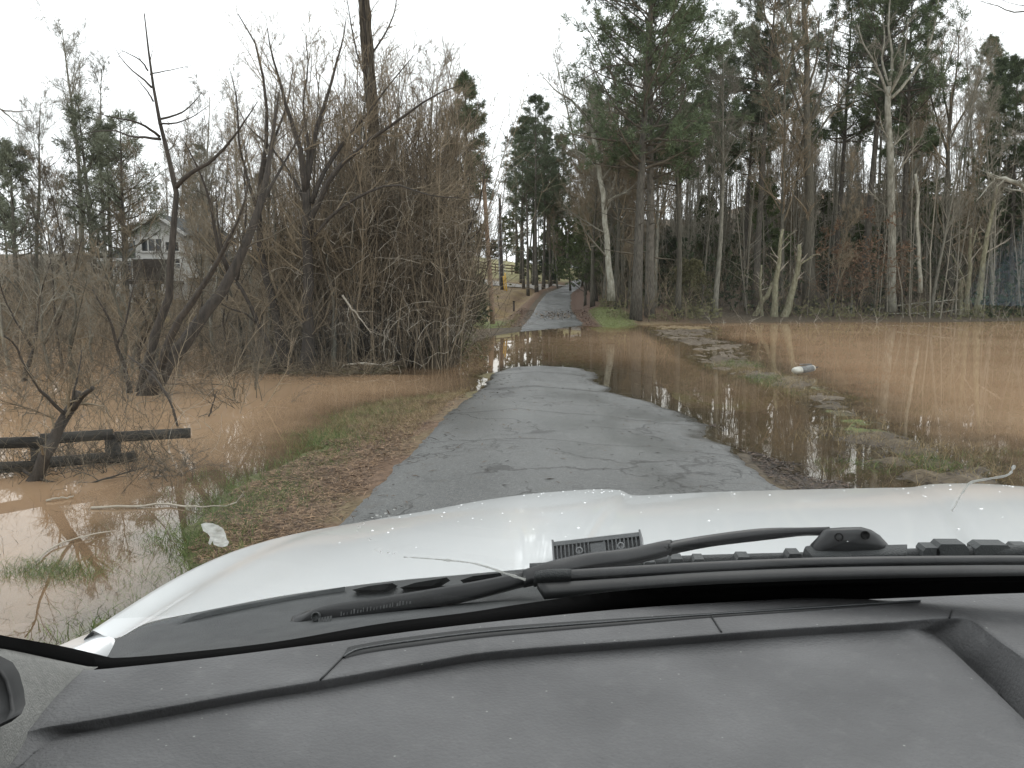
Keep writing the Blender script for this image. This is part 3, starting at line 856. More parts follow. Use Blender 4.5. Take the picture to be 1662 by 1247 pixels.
vt = guided('vine_hung_tree', 'tall straight trunk wrapped in old vines rising out of the top of the frame',
       [([(592, 600), (598, 500), (604, 400), (607, 300), (606, 220), (600, 130), (594, 50), (590, -40), (588, -120)], (22.4, 22.4), .115, .085),
        ([(601, 140), (582, 95), (570, 40), (560, -20)], (22.4, 21.8), .03, .008),
        ([(598, 95), (622, 60), (640, 20), (646, -30)], (22.4, 22.8), .03, .008)],
       bark_black, twig_brown, n2=24, n3=6, n4=4, L2=(.05, .14), up=-.02, seed=9, t0=.12)
rv = np.random.default_rng(91)
K = 40; N = 26
zz = np.linspace(0, 1, N)
main = spline([tuple(at(px, py, 22.4) - np.array(vt.location)) for px, py in [(592, 600), (598, 500), (604, 400), (607, 300), (606, 220), (600, 130), (594, 50), (590, -40)]], N)
ph = rv.uniform(0, 6.28, K); tw = rv.uniform(-5, 5, K); rr = rv.uniform(.08, .13, K)
ang = ph[:, None] + tw[:, None] * zz + rv.normal(size=(K, N)) * .25
rad = rr[:, None] * (1 + .25 * np.abs(rv.normal(size=(K, N))))
VP = main[None] + np.stack([np.cos(ang) * rad, np.sin(ang) * rad, rv.normal(size=(K, N)) * .1], -1)
MB().tubes(VP, np.full((K, N), .011) * rv.uniform(.6, 1.8, (K, 1)), 4, cap=False).build('vines', ivy, vt)
guided('leaning_tree', 'dark tree leaning right from the thicket edge toward the utility poles',
       [([(655, 600), (688, 535), (716, 470), (748, 405), (768, 355), (783, 312), (787, 262)], (23.0, 23.0), .085, .012),
        ([(716, 470), (730, 420), (738, 380), (752, 330)], (23, 23.6), .03, .007),
        ([(752, 398), (780, 372), (792, 340)], (23, 22.6), .02, .006)],
       bark_black, twig_brown, n2=8, n3=6, n4=5, L2=(.14, .3), seed=10)
ths = [(540, 604, 21.5, 250), (556, 600, 23, 210), (575, 603, 22, 190), (617, 598, 22.8, 170), (636, 596, 23.6, 160), (655, 594, 25, 175), (672, 586, 25.5, 190), (692, 580, 26, 180), (712, 572, 28, 200), (525, 600, 23.6, 150),
       (437, 596, 23.5, 130), (735, 566, 30, 230), (408, 566, 28, 150)]
for k, (px, py, Y, top) in enumerate(ths):
    sw = Rf.normal() * 16
    guided('bare_tree', 'bare brown tree standing in the dense thicket on the left bank',
           [([(px, py), (px + sw * .2, py - (py - top) * .3), (px + sw * .8 + Rf.normal() * 7, py - (py - top) * .6), (px + sw * 1.4 + Rf.normal() * 9, top)], (Y, Y + Rf.normal() * .4), Rf.uniform(.05, .085), .012)],
           bark_dark if k % 2 else bark_grey, twig_brown, n2=22, n3=7, n4=5, L2=(.16, .36), up=.09, seed=200 + k, group='trees of the left thicket', t0=.12, rmin=.0045)

ths2 = [(452, 606, 23, 150), (486, 604, 24, 95), (512, 604, 22.6, 120), (548, 602, 24.5, 130), (566, 602, 22.0, 110), (604, 600, 25, 70), (626, 598, 23.2, 120), (645, 594, 24.6, 110), (664, 590, 26, 95), (682, 584, 26.4, 130), (702, 577, 27.2, 150), (722, 570, 29, 165), (742, 563, 31, 190), (590, 602, 27, 90), (530, 604, 26, 105)]
for k, (px, py, Y, top) in enumerate(ths2):
    sw = Rf.normal() * 14
    guided('bare_tree', 'bare brown tree standing in the dense thicket on the left bank',
           [([(px, py), (px + sw * .2, py - (py - top) * .3), (px + sw * .8 + Rf.normal() * 7, py - (py - top) * .6), (px + sw * 1.4 + Rf.normal() * 9, top)], (Y, Y + Rf.normal() * .4), Rf.uniform(.045, .075), .010)],
           bark_dark if k % 3 else bark_grey, twig_brown, n2=30, n3=7, n4=5, L2=(.12, .30), up=.12, seed=400 + k, group='trees of the left thicket', t0=.2, rmin=.0055)
rq = np.random.default_rng(77)
for k in range(22):
    px = -30 + 465 * (k + rq.uniform(-.3, .3)) / 21; Y = rq.uniform(18, 34); py = HY + CZ * FPX / Y
    top = rq.uniform(330, 470) if px < 330 else rq.uniform(280, 420); sw = rq.normal() * 45
    guided('small_tree', 'small bare tree or tall shrub standing in the flooded brush on the left',
           [([(px, py), (px + sw * .3, py - (py - top) * .3), (px + sw * .5 + rq.normal() * 12, py - (py - top) * .65), (px + sw + rq.normal() * 15, top)], (Y, Y + rq.normal() * .5), rq.uniform(.03, .06), .009),
            ([(px + sw * .25, py - (py - top) * .26), (px - sw * .3, py - (py - top) * .55), (px - sw * .7 + rq.normal() * 15, py - (py - top) * .85)], (Y, Y - .4), .028, .008)],
           [bark_black, bark_dark, bark_grey][k % 3], [twig_brown, twig_dark, twig_brown, twig_grey][k % 4], n2=12, n3=6, n4=4, L2=(.2, .45), up=.05, seed=500 + k, group='small trees in the left flood', t0=.12, rmin=.005)

# --- left middle distance: pines and tall bare trees near the house --------------------------------
def pine_at(px, py, Y, h, c0, r, label, group=None, seed=1, mt=None, mf=None, **kw):
    rng = np.random.default_rng(seed)
    tb, br, fo = pine_parts(rng, h, r, c0, **kw)
    o = make_tree('pine_tree', tb, br, fo, mt or bark_pine, twig_dark, mf or needles)
    p = at(px, py, Y)
    o.location = (p[0], Y, setz(p[0], Y))
    o.rotation_euler = (0, 0, rng.uniform(0, 6))
    return tag(o, label, 'pine tree', group)
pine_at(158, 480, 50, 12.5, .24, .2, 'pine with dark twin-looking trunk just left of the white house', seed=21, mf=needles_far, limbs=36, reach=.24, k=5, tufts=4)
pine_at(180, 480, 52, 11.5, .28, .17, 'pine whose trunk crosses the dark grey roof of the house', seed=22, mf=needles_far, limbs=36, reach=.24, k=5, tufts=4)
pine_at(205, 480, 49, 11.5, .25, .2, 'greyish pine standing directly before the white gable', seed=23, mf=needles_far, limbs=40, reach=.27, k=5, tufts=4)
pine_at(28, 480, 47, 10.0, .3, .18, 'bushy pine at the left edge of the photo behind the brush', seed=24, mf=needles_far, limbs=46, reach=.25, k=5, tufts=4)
pine_at(758, 480, 52, 15.0, .46, .27, 'lone pine at the right end of the left thicket beside the poles', seed=25, limbs=30, reach=.12, k=13)
def bare_at(px, py, Y, h, r, label, seed, group=None, mt=None, mtw=None, **kw):
    rng = np.random.default_rng(seed)
    tb, br, _ = bare_parts(rng, h, r, **kw)
    o = make_tree('bare_tree', tb, br, None, mt or bark_grey, mtw or twig_grey, None)
    p = at(px, py, Y)
    o.location = (p[0], Y, setz(p[0], Y))
    return tag(o, label, 'tree', group)
bare_at(138, 490, 54, 17.5, .22, 'tall pale bare tree left of the house, highest crown of the far left', 31, t0=.42, limbs=24, LL=(.2, .36), ang=(.3, .7), rmin=.01)
bare_at(172, 490, 57, 16.5, .17, 'second tall bare tree left of the house with a narrow upswept crown', 32, t0=.45, limbs=20, LL=(.16, .3), ang=(.25, .6), rmin=.01)
bare_at(60, 500, 48, 12.5, .14, 'spreading bare tree over the brush at the far left', 33, t0=.3, limbs=24, LL=(.25, .45), ang=(.5, 1.1), rmin=.009)
bare_at(335, 500, 44, 12.0, .14, 'fan-shaped bare tree right of the white house', 34, t0=.3, limbs=26, LL=(.25, .45), ang=(.35, .8), rmin=.009)
bare_at(710, 520, 44, 14.0, .17, 'bare tree with a fan of pale twigs topping the right half of the thicket', 35, t0=.35, limbs=28, LL=(.25, .42), ang=(.4, .9), rmin=.009, mtw=twig_brown)

for k, (px, Y, h) in enumerate([(196, 47, 9.5), (318, 44, 9), (335, 41, 9), (360, 45, 11), (120, 45, 9), (95, 42, 8)]):
    bare_at(px, 500, Y, h, .085, 'slim bare tree screening the house at the left', 650 + k, 'slim trees screening the house', t0=.15, limbs=24, LL=(.2, .42), ang=(.35, .95), rmin=.008, mt=[bark_dark, bark_black, bark_grey][k % 3], mtw=[twig_brown, twig_dark][k % 2])
# --- right bank, front row ----------------------------------------------------------------------
pine_at(1032, 512, 52, 25.5, .33, .33, 'biggest pine, pale scaly trunk and broad dark crown at the right edge of the road', seed=41, limbs=78, reach=.25, k=12, dead=12, tufts=5)
pine_at(1054, 516, 54, 24.0, .36, .3, 'second big pine close beside the biggest pine', seed=42, limbs=62, reach=.225, k=12, dead=10)
pine_at(1100, 500, 62, 21.5, .40, .2, 'pine with a small pointed crown right of the two biggest pines', seed=43, limbs=42, reach=.18, k=12)
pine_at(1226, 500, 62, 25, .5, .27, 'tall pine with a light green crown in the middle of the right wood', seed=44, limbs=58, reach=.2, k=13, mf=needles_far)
pine_at(1206, 500, 66, 21, .45, .2, 'shorter pine behind the light green pine of the right wood', seed=45, limbs=36, reach=.17, k=14)
pine_at(1398, 500, 63, 26.5, .5, .3, 'tall dark pine left of the pale sycamore, crown cut by the frame top', seed=46, limbs=56, reach=.21, k=12)
pine_at(1350, 500, 66, 23.5, .5, .24, 'pine behind the big dark oak trunk on the right', seed=47, limbs=44, reach=.19, k=12)
pine_at(1640, 500, 68, 19, .35, .22, 'dense pine at the far right edge of the wood', seed=48, limbs=46, reach=.2, k=16)
guided('sycamore_tree', 'slim pale sycamore leaning left over the road from the right bank',
       [([(992, 482), (988, 420), (983, 360), (976, 300), (968, 240), (961, 215)], (53, 53), .20, .13),
        ([(962, 222), (952, 195), (930, 165), (906, 150), (884, 128)], (53, 52), .11, .025),
        ([(962, 218), (960, 185), (952, 150), (948, 110)], (53, 53.6), .08, .02),
        ([(980, 330), (1000, 318), (1020, 312)], (53, 52), .05, .02),
        ([(972, 275), (946, 250), (920, 240)], (53, 54), .05, .015)], bark_pale, twig_grey, n2=9, n3=6, n4=4, L2=(.25, .5), rmin=.010, seed=51, up=.05)
guided('oak_tree', 'big dark oak with a fan of upswept limbs in the right wood',
       [([(1314, 492), (1313, 400), (1312, 300), (1310, 200), (1310, 100), (1304, 20), (1300, -40)], (61, 61), .40, .12),
        ([(1312, 215), (1288, 150), (1266, 95), (1246, 45), (1236, -10)], (61, 60), .12, .03),
        ([(1312, 205), (1338, 140), (1350, 70), (1362, 0)], (61, 62), .12, .03),
        ([(1311, 180), (1290, 110), (1284, 40), (1276, -30)], (61, 61.5), .11, .03),
        ([(1311, 150), (1326, 90), (1330, 20)], (61, 60), .1, .03),
        ([(1312, 260), (1280, 210), (1250, 165), (1236, 130)], (61, 60.5), .09, .02),
        ([(1312, 240), (1345, 190), (1372, 150), (1384, 100)], (61, 62), .09, .02)], bark_dark, twig_brown, n2=10, n3=7, n4=4, L2=(.2, .4), rmin=.010, seed=52, up=.1)
guided('sycamore_tree', 'big pale grey sycamore with twisting forked limbs in the right wood',
       [([(1446, 500), (1446, 430), (1447, 350), (1444, 260), (1444, 190), (1444, 140)], (60, 60), .30, .2),
        ([(1444, 165), (1430, 125), (1415, 95), (1400, 70), (1392, 40)], (60, 59), .11, .03),
        ([(1444, 145), (1448, 90), (1442, 40), (1446, -20)], (60, 60.5), .12, .04),
        ([(1446, 160), (1470, 135), (1495, 100), (1512, 60), (1522, 10), (1524, -30)], (60, 61), .11, .03),
        ([(1444, 140), (1432, 100), (1436, 60), (1428, 10)], (60, 61), .09, .03),
        ([(1446, 150), (1464, 115), (1470, 70), (1474, 30)], (60, 59.4), .08, .02)], bark_pale, twig_grey, n2=8, n3=6, n4=4, L2=(.2, .42), rmin=.010, seed=53, up=.06)
guided('dead_tree', 'pale dead snag snapped off at mid height right of the sycamore',
       [([(1493, 470), (1492, 420), (1489, 370), (1490, 320), (1486, 282)], (60, 60), .13, .09)], bark_pale, twig_grey, n2=4, n3=3, n4=0, L2=(.05, .16), rmin=.012, seed=54)
guided('bare_tree', 'broad bare tree with a domed fan crown at the right of the wood',
       [([(1540, 490), (1538, 400), (1538, 300), (1540, 220), (1544, 150)], (64, 64), .24, .1),
        ([(1538, 250), (1520, 190), (1508, 140), (1502, 90)], (64, 63), .09, .02),
        ([(1540, 230), (1566, 180), (1588, 140), (1604, 105)], (64, 65), .09, .02),
        ([(1542, 180), (1552, 120), (1556, 70), (1552, 40)], (64, 64), .09, .02),
        ([(1541, 200), (1530, 140), (1528, 90), (1534, 50)], (64, 65), .08, .02)], bark_dark, twig_brown, n2=11, n3=7, n4=5, L2=(.22, .45), rmin=.010, seed=55, up=.09)
bare_at(1100, 520, 55, 17, .2, 'bare trunk just right of the two biggest pines', 56, t0=.45, limbs=20, LL=(.15, .28), ang=(.3, .7), rmin=.012, mt=bark_dark)
bare_at(1160, 505, 57, 18, .19, 'bare greyish tree near the shore between the biggest pines and the stump trio', 57, t0=.42, limbs=22, LL=(.18, .32), ang=(.3, .75), rmin=.012)
bare_at(1610, 505, 62, 15, .15, 'bare tree near the right edge behind the mossy stump cluster', 58, t0=.35, limbs=22, LL=(.2, .4), ang=(.35, .9), rmin=.011)
bare_at(1000, 515, 57, 14, .17, 'ivy-dark trunk on the roadside bank behind the leaning sycamore', 59, t0=.4, limbs=22, LL=(.2, .36), ang=(.4, .9), rmin=.012, mt=bark_dark, mtw=twig_brown)
bare_at(962, 480, 62, 13, .16, 'crooked tree nearest the road where it climbs on the right', 60, t0=.3, limbs=24, LL=(.25, .45), ang=(.5, 1.1), rmin=.012, mt=bark_dark, mtw=twig_brown)

def ever_at(px, py, Y, h, wd, label, seed, mf, k=22, leaf=(.12, .24), lw=(.04, .08), n=30):
    rng = np.random.default_rng(seed)
    o = make_tree('evergreen_tree', *evergreen_parts(rng, h, wd, n, k, leaf, lw), bark_dark, twig_dark, mf)
    p = at(px, py, Y)
    o.location = (p[0], Y, setz(p[0], Y))
    return tag(o, label, 'evergreen')
ever_at(950, 470, 66, 7.0, 3.0, 'green cedar leaning its boughs over the far road from the right', 61, leaf_green)
ever_at(926, 455, 92, 8.0, 3.0, 'green cedar further up the right side of the far road', 62, leaf_green)
ever_at(764, 500, 46, 2.9, 1.2, 'rounded dark holly bush at the foot of the lone pine', 63, leaf_dark, n=40)
ever_at(1120, 512, 58, 3.5, 2.0, 'low olive evergreen on the shore right of the biggest pines', 64, leaf_olive)
for k, (px, py, Y, h, wd, mf_) in enumerate([(962, 470, 72, 8, 2.6, leaf_green), (975, 470, 80, 9, 2.8, leaf_dark), (955, 462, 84, 7, 2.6, leaf_olive), (990, 470, 76, 7, 2.4, leaf_green), (968, 462, 96, 10, 3.2, leaf_dark), (985, 462, 104, 11, 3.2, leaf_green), (1005, 470, 70, 6, 2.2, leaf_dark), (948, 455, 108, 10, 3.2, leaf_green)]):
    o = ever_at(px, py, Y, h, wd, 'bushy evergreen crowding the right side of the climbing road', 600 + k, mf_, k=14); o['group'] = 'evergreens beside the climbing road'
for k, (px, Y, h) in enumerate([(950, 78, 15), (958, 88, 17), (968, 68, 14), (980, 62, 15), (1012, 60, 17), (972, 84, 18), (945, 100, 17), (990, 92, 18)]):
    bare_at(px, 470, Y, h, .13, 'bare tree with crossing limbs beside the climbing road on the right', 620 + k, 'bare trees beside the climbing road', t0=.25, limbs=28, LL=(.2, .4), ang=(.4, 1.0), rmin=.011, mt=[bark_dark, bark_grey][k % 2], mtw=[twig_brown, twig_grey][k % 2])
for k, (px, py, Y, s) in enumerate([(1418, 515, 59.5, 1.25), (1382, 505, 60.5, 1.2), (1345, 500, 61, 1.1), (1440, 500, 63, 1.2)]):
    p = at(px, py, Y)
    put(proto_beech, k, p[0], Y, s, Rf, ['brown-leaved beech sapling at the water edge in front of the pale sycamore', 'brown-leaved beech sapling between the oak and the pale sycamore', 'rust-brown beech sapling just right of the oak trunk', 'brown-leaved beech sapling behind the fallen branch'][k], 'beech', 'beech saplings at the right shore')

# --- right: mossy broken stumps standing in the flood ------------------------------------------------
def Yw(py):
    return gz(800, py)[1]
Y1 = Yw(519)
trio = [('mossy broken stem leaning right with a pale side limb, rightmost of the trio', [([(1270, 521), (1281, 495), (1290, 460), (1296, 420), (1297, 398)], (Y1, Y1), .27, .13), ([(1294, 432), (1310, 422), (1322, 414), (1330, 413)], (Y1, Y1 - .5), .08, .03)]),
        ('upright mossy stem in the flood, middle of the trio, dead twigs at its top', [([(1256, 521), (1258, 480), (1262, 440), (1266, 400), (1270, 372)], (Y1, Y1), .25, .09), ([(1262, 430), (1252, 418), (1244, 414)], (Y1, Y1), .04, .015), ([(1266, 400), (1278, 385), (1292, 374)], (Y1, Y1), .03, .012)]),
        ('crossed pair of leaning mossy stems, leftmost of the trio in the flood', [([(1221, 521), (1232, 500), (1246, 478), (1256, 458)], (Y1, Y1 + .3), .2, .13), ([(1237, 520), (1235, 490), (1234, 455), (1236, 430)], (Y1, Y1), .14, .06), ([(1235, 465), (1218, 452), (1202, 446)], (Y1, Y1), .025, .012)])]
for k, (lb, li) in enumerate(trio):
    guided('broken_stump', lb, li, bark_moss, twig_pale, n2=7, n3=3, n4=0, L2=(.1, .28), rmin=.010, cat='tree stump', group='mossy stumps in the flood', seed=70 + k, t0=.5)
Y2 = Yw(516)
quad = [('tall pale mossy stem leaning right, tallest of the stump cluster at the right', [([(1585, 517), (1588, 490), (1592, 455), (1597, 415), (1604, 375), (1612, 335), (1618, 300)], (Y2, Y2), .27, .08), ([(1597, 410), (1588, 388), (1584, 370)], (Y2, Y2), .04, .015), ([(1606, 365), (1620, 352), (1628, 340)], (Y2, Y2), .035, .012), ([(1594, 440), (1606, 425), (1624, 410)], (Y2, Y2 - .4), .03, .012)]),
        ('shorter forked mossy stem left of the tallest stem in the right cluster', [([(1568, 517), (1570, 480), (1573, 440), (1574, 400), (1576, 370)], (Y2, Y2), .22, .08), ([(1574, 415), (1582, 385), (1592, 352)], (Y2, Y2), .08, .03), ([(1570, 470), (1558, 440), (1544, 412)], (Y2, Y2 - .4), .09, .05)]),
        ('stubby broken stem leaning left at the foot of the right stump cluster', [([(1561, 516), (1559, 495), (1560, 470), (1558, 455)], (Y2, Y2), .25, .14), ([(1556, 490), (1544, 470), (1534, 450)], (Y2, Y2 - .3), .05, .03), ([(1576, 478), (1562, 462), (1546, 452)], (Y2, Y2), .04, .02)])]
for k, (lb, li) in enumerate(quad):
    guided('broken_stump', lb, li, bark_moss, twig_pale, n2=6, n3=3, n4=0, L2=(.12, .3), rmin=.010, cat='tree stump', group='mossy stumps in the flood', seed=75 + k, t0=.45)
Y3 = Yw(514)
guided('broken_stump', 'thin curved pale stick standing alone in the flood near the right edge',
       [([(1624, 515), (1632, 500), (1640, 485), (1643, 460)], (Y3, Y3), .08, .03)], bark_moss, twig_pale, twig=False, cat='tree stump', seed=79)

# --- fallen branches, sticks ------------------------------------------------------------------------
def branch(name, label, pts, r0, r1, m, kids=0, seed=0, group=None, L=(.2, .5), cat='branch', ys=None, k3=3):
    rng = np.random.default_rng(seed)
    q = np.array(pts, float)
    P = spline(q, 14)[None]; b = P[0, 0].copy(); P = P - b
    P = P + rng.normal(size=P.shape) * r0 * .4
    R = np.linspace(r0, r1, 14)[None]
    mb = MB().tubes(P, R, 7)
    if kids:
        P2, R2 = spawn(rng, P, R, kids, .15, 1, L, ang=(.4, .9), N=6, up=.02, wob=.16, rk=.55, rmin=.003)
        P3, R3 = spawn(rng, P2, R2, k3, .2, 1, (.3, .6), ang=(.4, .9), N=4, up=.0, wob=.16, rk=.6, rmin=.002)
        mb.tubes(P2, R2, 5, cap=False).tubes(P3, R3, 4, cap=False)
    o = mb.build(name, m); o.location = b
    return tag(o, label, cat, group)
branch('fallen_branch', 'long pale fallen limb lying along the far shore left of the right stump cluster', [at(1412, 504, Y2 + .6), at(1450, 497, Y2 + .5), at(1500, 492, Y2), at(1556, 486, Y2 - .4)], .09, .03, bark_pale, 9, 1)
branch('fallen_branch', 'thin fallen branch floating in front of the long pale limb', [at(1440, 510, Y2 - 1), at(1480, 509, Y2 - 1.2), at(1525, 507, Y2 - 1), at(1570, 500, Y2 - .6)], .05, .015, bark_pale, 8, 2)
Yc = 7.0
branch('bare_branch', 'pale broken branch entering from the right edge of the frame', [at(1720, 350, 14), at(1662, 308, 14), at(1640, 296, 14), at(1612, 283, 14)], .07, .02, bark_pale, 7, 3, L=(.25, .5))
branch('bare_branch', 'thin bare branch hanging in from the top right corner', [at(1760, -60, 13), at(1690, 10, 13), at(1650, 18, 13), at(1590, 2, 13)], .022, .004, twig_dark, 6, 4, L=(.3, .6))
branch('bare_branch', 'thin dark branch tip poking in at the left edge against the sky', [at(-60, 160, 11), at(0, 177, 11), at(25, 181, 11), at(51, 180, 11)], .016, .004, twig_dark, 2, 5, L=(.3, .5))
branch('bare_branch', 'dark drooping twig below the branch tip at the left edge', [at(-50, 150, 11.3), at(2, 179, 11.3), at(35, 205, 11.3), at(68, 222, 11.3)], .014, .003, twig_dark, 3, 6, L=(.2, .4))

# --- left foreground: broken trunk over the drowned fence -----------------------------------------
Yb = Yw(795)
guided('broken_tree', 'snapped brown trunk leaning right across the drowned board fence',
       [([(42, 800), (68, 752), (95, 700), (112, 668), (130, 634)], (Yb, Yb + .3), .075, .05),
        ([(118, 664), (134, 644), (150, 630)], (Yb + .2, Yb), .035, .022),
        ([(112, 680), (88, 655), (62, 630), (40, 595), (24, 560), (6, 545)], (Yb + .2, Yb - .4), .022, .008),
        ([(116, 655), (124, 620), (130, 590), (133, 568)], (Yb + .2, Yb + .5), .014, .005)],
       bark_black, twig_brown, n2=7, n3=4, n4=3, L2=(.25, .6), rmin=.003, seed=81, t0=.35)
branch('fallen_branch', 'dark curved branch floating past the foot of the broken trunk', [at(38, 764, Yb + .2), at(72, 780, Yb), at(112, 785, Yb), at(160, 780, Yb), at(200, 768, Yb + .2), at(240, 757, Yb + .3)], .018, .006, bark_black, 5, 7, L=(.15, .4))
z0 = .02
branch('floating_stick', 'long thin pale stick lying across the flooded grass on the left', [gz(150, 823, z0), gz(220, 822, z0), gz(270, 818, z0), gz(300, 822, z0), gz(350, 822, .06), gz(385, 815, .1)], .012, .006, twig_pale, 2, 8, L=(.1, .2), cat='stick')
branch('floating_stick', 'pale reed stem floating in the flood behind the long stick', [gz(75, 812, z0), gz(120, 806, z0)], .011, .007, twig_pale, 0, 9, cat='stick')
branch('floating_stick', 'bent tan reed floating near the green tuft at lower left', [gz(60, 910, z0), gz(82, 890, z0), gz(120, 875, z0), gz(180, 862, z0)], .008, .005, twig_pale, 0, 10, cat='stick')
branch('bare_branch', 'thin dark stem slanting into the flood in front of the fence end', [at(208, 578, 12.6), at(248, 610, 12.4), at(276, 650, 12.2), at(291, 705, 12.2)], .012, .018, bark_black, 9, 11, L=(.3, .6))
branch('bare_branch', 'short dark stick rising from the flood right of the fence end', [at(334, 692, 13.2), at(342, 668, 13.2), at(352, 634, 13.2)], .015, .006, bark_black, 3, 12, L=(.2, .4))
branch('driftwood', 'whitish bent dead branch hanging in the thicket', [at(555, 480, 21), at(570, 500, 20.8), at(590, 525, 20.6), at(602, 540, 20.6)], .03, .01, twig_pale, 8, 13, L=(.3, .7))
branch('driftwood', 'pale drift branch on the debris at the foot of the thicket', [at(555, 596, 20.6), at(580, 590, 20.6), at(620, 592, 20.8), at(640, 586, 21)], .03, .01, twig_pale, 7, 14, L=(.2, .4))
branch('reed_stem', 'bent yellow reed standing at the far shore left of the poles', [at(750, 549, 36), at(745, 535, 36), at(750, 505, 36), at(753, 488, 36)], .022, .010, mat('straw', (.42, .33, .14), (.5, .42, .2), rough=.9), 0, 15, cat='reed')
# ================================================================== BRUSH, VINES, GRASS, LITTER (stuff)
def brush(name, mats_w, starts, height, N=6, rad=(.004, .009), lean=.35, wob=.22, up=.05, kids=4, L=(.3, .6), seed=0, m=None, leaf=None, leafn=0, droop=0.0):
    rng = np.random.default_rng(seed)
    M = len(starts)
    d = unit(rng.normal(size=(M, 3)) * lean + np.array([0, 0, 1.0]))
    h = rng.uniform(*height, M) if isinstance(height, tuple) else height
    p = starts; out = [p]
    for k in range(N - 1):
        d = unit(d + rng.normal(size=(M, 3)) * wob + np.array([0, 0, up - droop * k])); p = p + d * (h / (N - 1))[:, None]; out.append(p)
    P = np.stack(out, 1); R = rng.uniform(*rad, M)[:, None] * np.linspace(1, .35, N)
    tone = rng.uniform(.35, 1.45, (M, 1)) ** 1.2 * np.array([[1, 1, 1]]) if m is twig_brown else None
    mb = MB().tubes(P, R, 3, cap=False, col=tone)
    if kids:
        P2, R2 = spawn(rng, P, R, kids, .2, 1, L, ang=(.4, 1.1), N=4, up=up * .5, wob=wob, rk=.7, rmin=rad[0] * .6)
        mb.tubes(P2, R2, 3, cap=False, col=None if tone is None else np.repeat(tone, kids, 0))
    o = mb.build(name, twig_var if m is twig_brown else m)
    return o, P
def rnd_area(n, xr, yr, test, seed, zoff=-.05):
    rng = np.random.default_rng(seed)
    x = rng.uniform(*xr, n * 3); y = rng.uniform(*yr, n * 3)
    k = test(x, y); x, y = x[k][:n], y[k][:n]
    return np.stack([x, y, H(x, y) + zoff], 1)

# left thicket mass: upright canes plus hanging vine loops
rng = np.random.default_rng(301)
def thick_starts(n, seed, pxr, Yr, zr=(0, 0)):
    rg = np.random.default_rng(seed)
    px = rg.uniform(*pxr, n); Y = rg.uniform(*Yr, n)
    x = (px - VX) / FPX * Y
    z = H(x, Y) - .05 + rg.uniform(*zr, n)
    return np.stack([x, Y, z], 1), px
st, px = thick_starts(680, 1, (446, 738), (21.7, 29.5))
top = np.interp(px, [440, 520, 600, 660, 720, 755, 770], [3.0, 4.6, 5.2, 5.6, 6.2, 5.8, 3]) * rng.uniform(.35, 1.05, len(px))
tag(brush('thicket_canes', None, st, top, N=9, rad=(.007, .016), lean=.34, wob=.17, up=.07, kids=12, L=(.12, .34), seed=2, m=twig_brown)[0],
    'dense brown mass of canes and saplings filling the thicket on the left bank', 'thicket', kind='stuff')
st, px = thick_starts(520, 31, (446, 748), (21.4, 28))
top = np.interp(px, [440, 500, 560, 600, 660, 720, 755, 770], [4.4, 6.8, 7.4, 7.2, 7.6, 7.8, 6.8, 4]) * rng.uniform(.65, 1.12, len(px))
tag(brush('thicket_saplings', None, st, top, N=9, rad=(.012, .024), lean=.16, wob=.09, up=.08, kids=18, L=(.10, .26), seed=32, m=twig_brown)[0],
    'tall upright warm brown saplings crowding the thicket on the left bank', 'thicket', kind='stuff')
st, px = thick_starts(1900, 3, (460, 742), (21.6, 29.5), (.5, 6.2))
tp = np.interp(px, [440, 520, 600, 660, 720, 755, 770], [3.2, 4.8, 5.4, 5.8, 6.3, 5.9, 4.5])
ok = st[:, 2] < tp
tag(brush('hanging_vines', None, st[ok], (.8, 2.8), N=9, rad=(.006, .012), lean=1.6, wob=.30, up=.10, kids=6, L=(.15, .45), seed=4, m=twig_brown, droop=.06)[0],
    'tangle of looping bare vines draped through the left thicket', 'vines', kind='stuff')
st, px = thick_starts(420, 5, (470, 760), (20.6, 24), (.2, 4.5))
tag(brush('pale_vines', None, st, (.5, 1.8), N=8, rad=(.004, .009), lean=1.2, wob=.3, up=.08, kids=3, L=(.2, .5), seed=6, m=twig_pale, droop=.06)[0],
    'pale dead vines standing out against the brown thicket', 'vines', kind='stuff')
# olive privet haze at its right foot
o = MB(); rg = np.random.default_rng(311)
pxp = np.concatenate([rg.normal(705, 34, 900), rg.normal(600, 50, 260)])
Yp = rg.uniform(23.5, 30, len(pxp)); xp = (pxp - VX) / FPX * Yp
zp = H(xp, Yp) + np.abs(rg.normal(size=len(pxp))) * np.where(pxp > 650, 1.1, .7)
blades(rg, np.stack([xp, Yp, zp], 1), unit(rg.normal(size=(len(pxp), 3))), 14, (.05, .11), (.025, .045), 1.0, o)
tag(o.build('privet_leaves', leaf_olive), 'haze of small olive leaves low in the right end of the thicket', 'shrubs', kind='stuff')
# debris raft at the foot of the thicket
rg = np.random.default_rng(320)
n = 900
pxd = rg.uniform(430, 800, n); base_y = np.interp(pxd, [430, 520, 620, 690, 750, 800], [606, 612, 607, 580, 563, 548])
gp = np.array([gz(a, b, 0.0) for a, b in zip(pxd, base_y - rg.uniform(-2, 7, n))])
gp[:, 2] = rg.uniform(0, .12, n)
tag(brush('drift_debris', None, gp, (.2, .9), N=4, rad=(.004, .012), lean=6, wob=.25, up=0, kids=1, seed=7, m=twig_brown)[0],
    'line of drifted sticks and trash wood along the foot of the thicket', 'debris', kind='stuff')

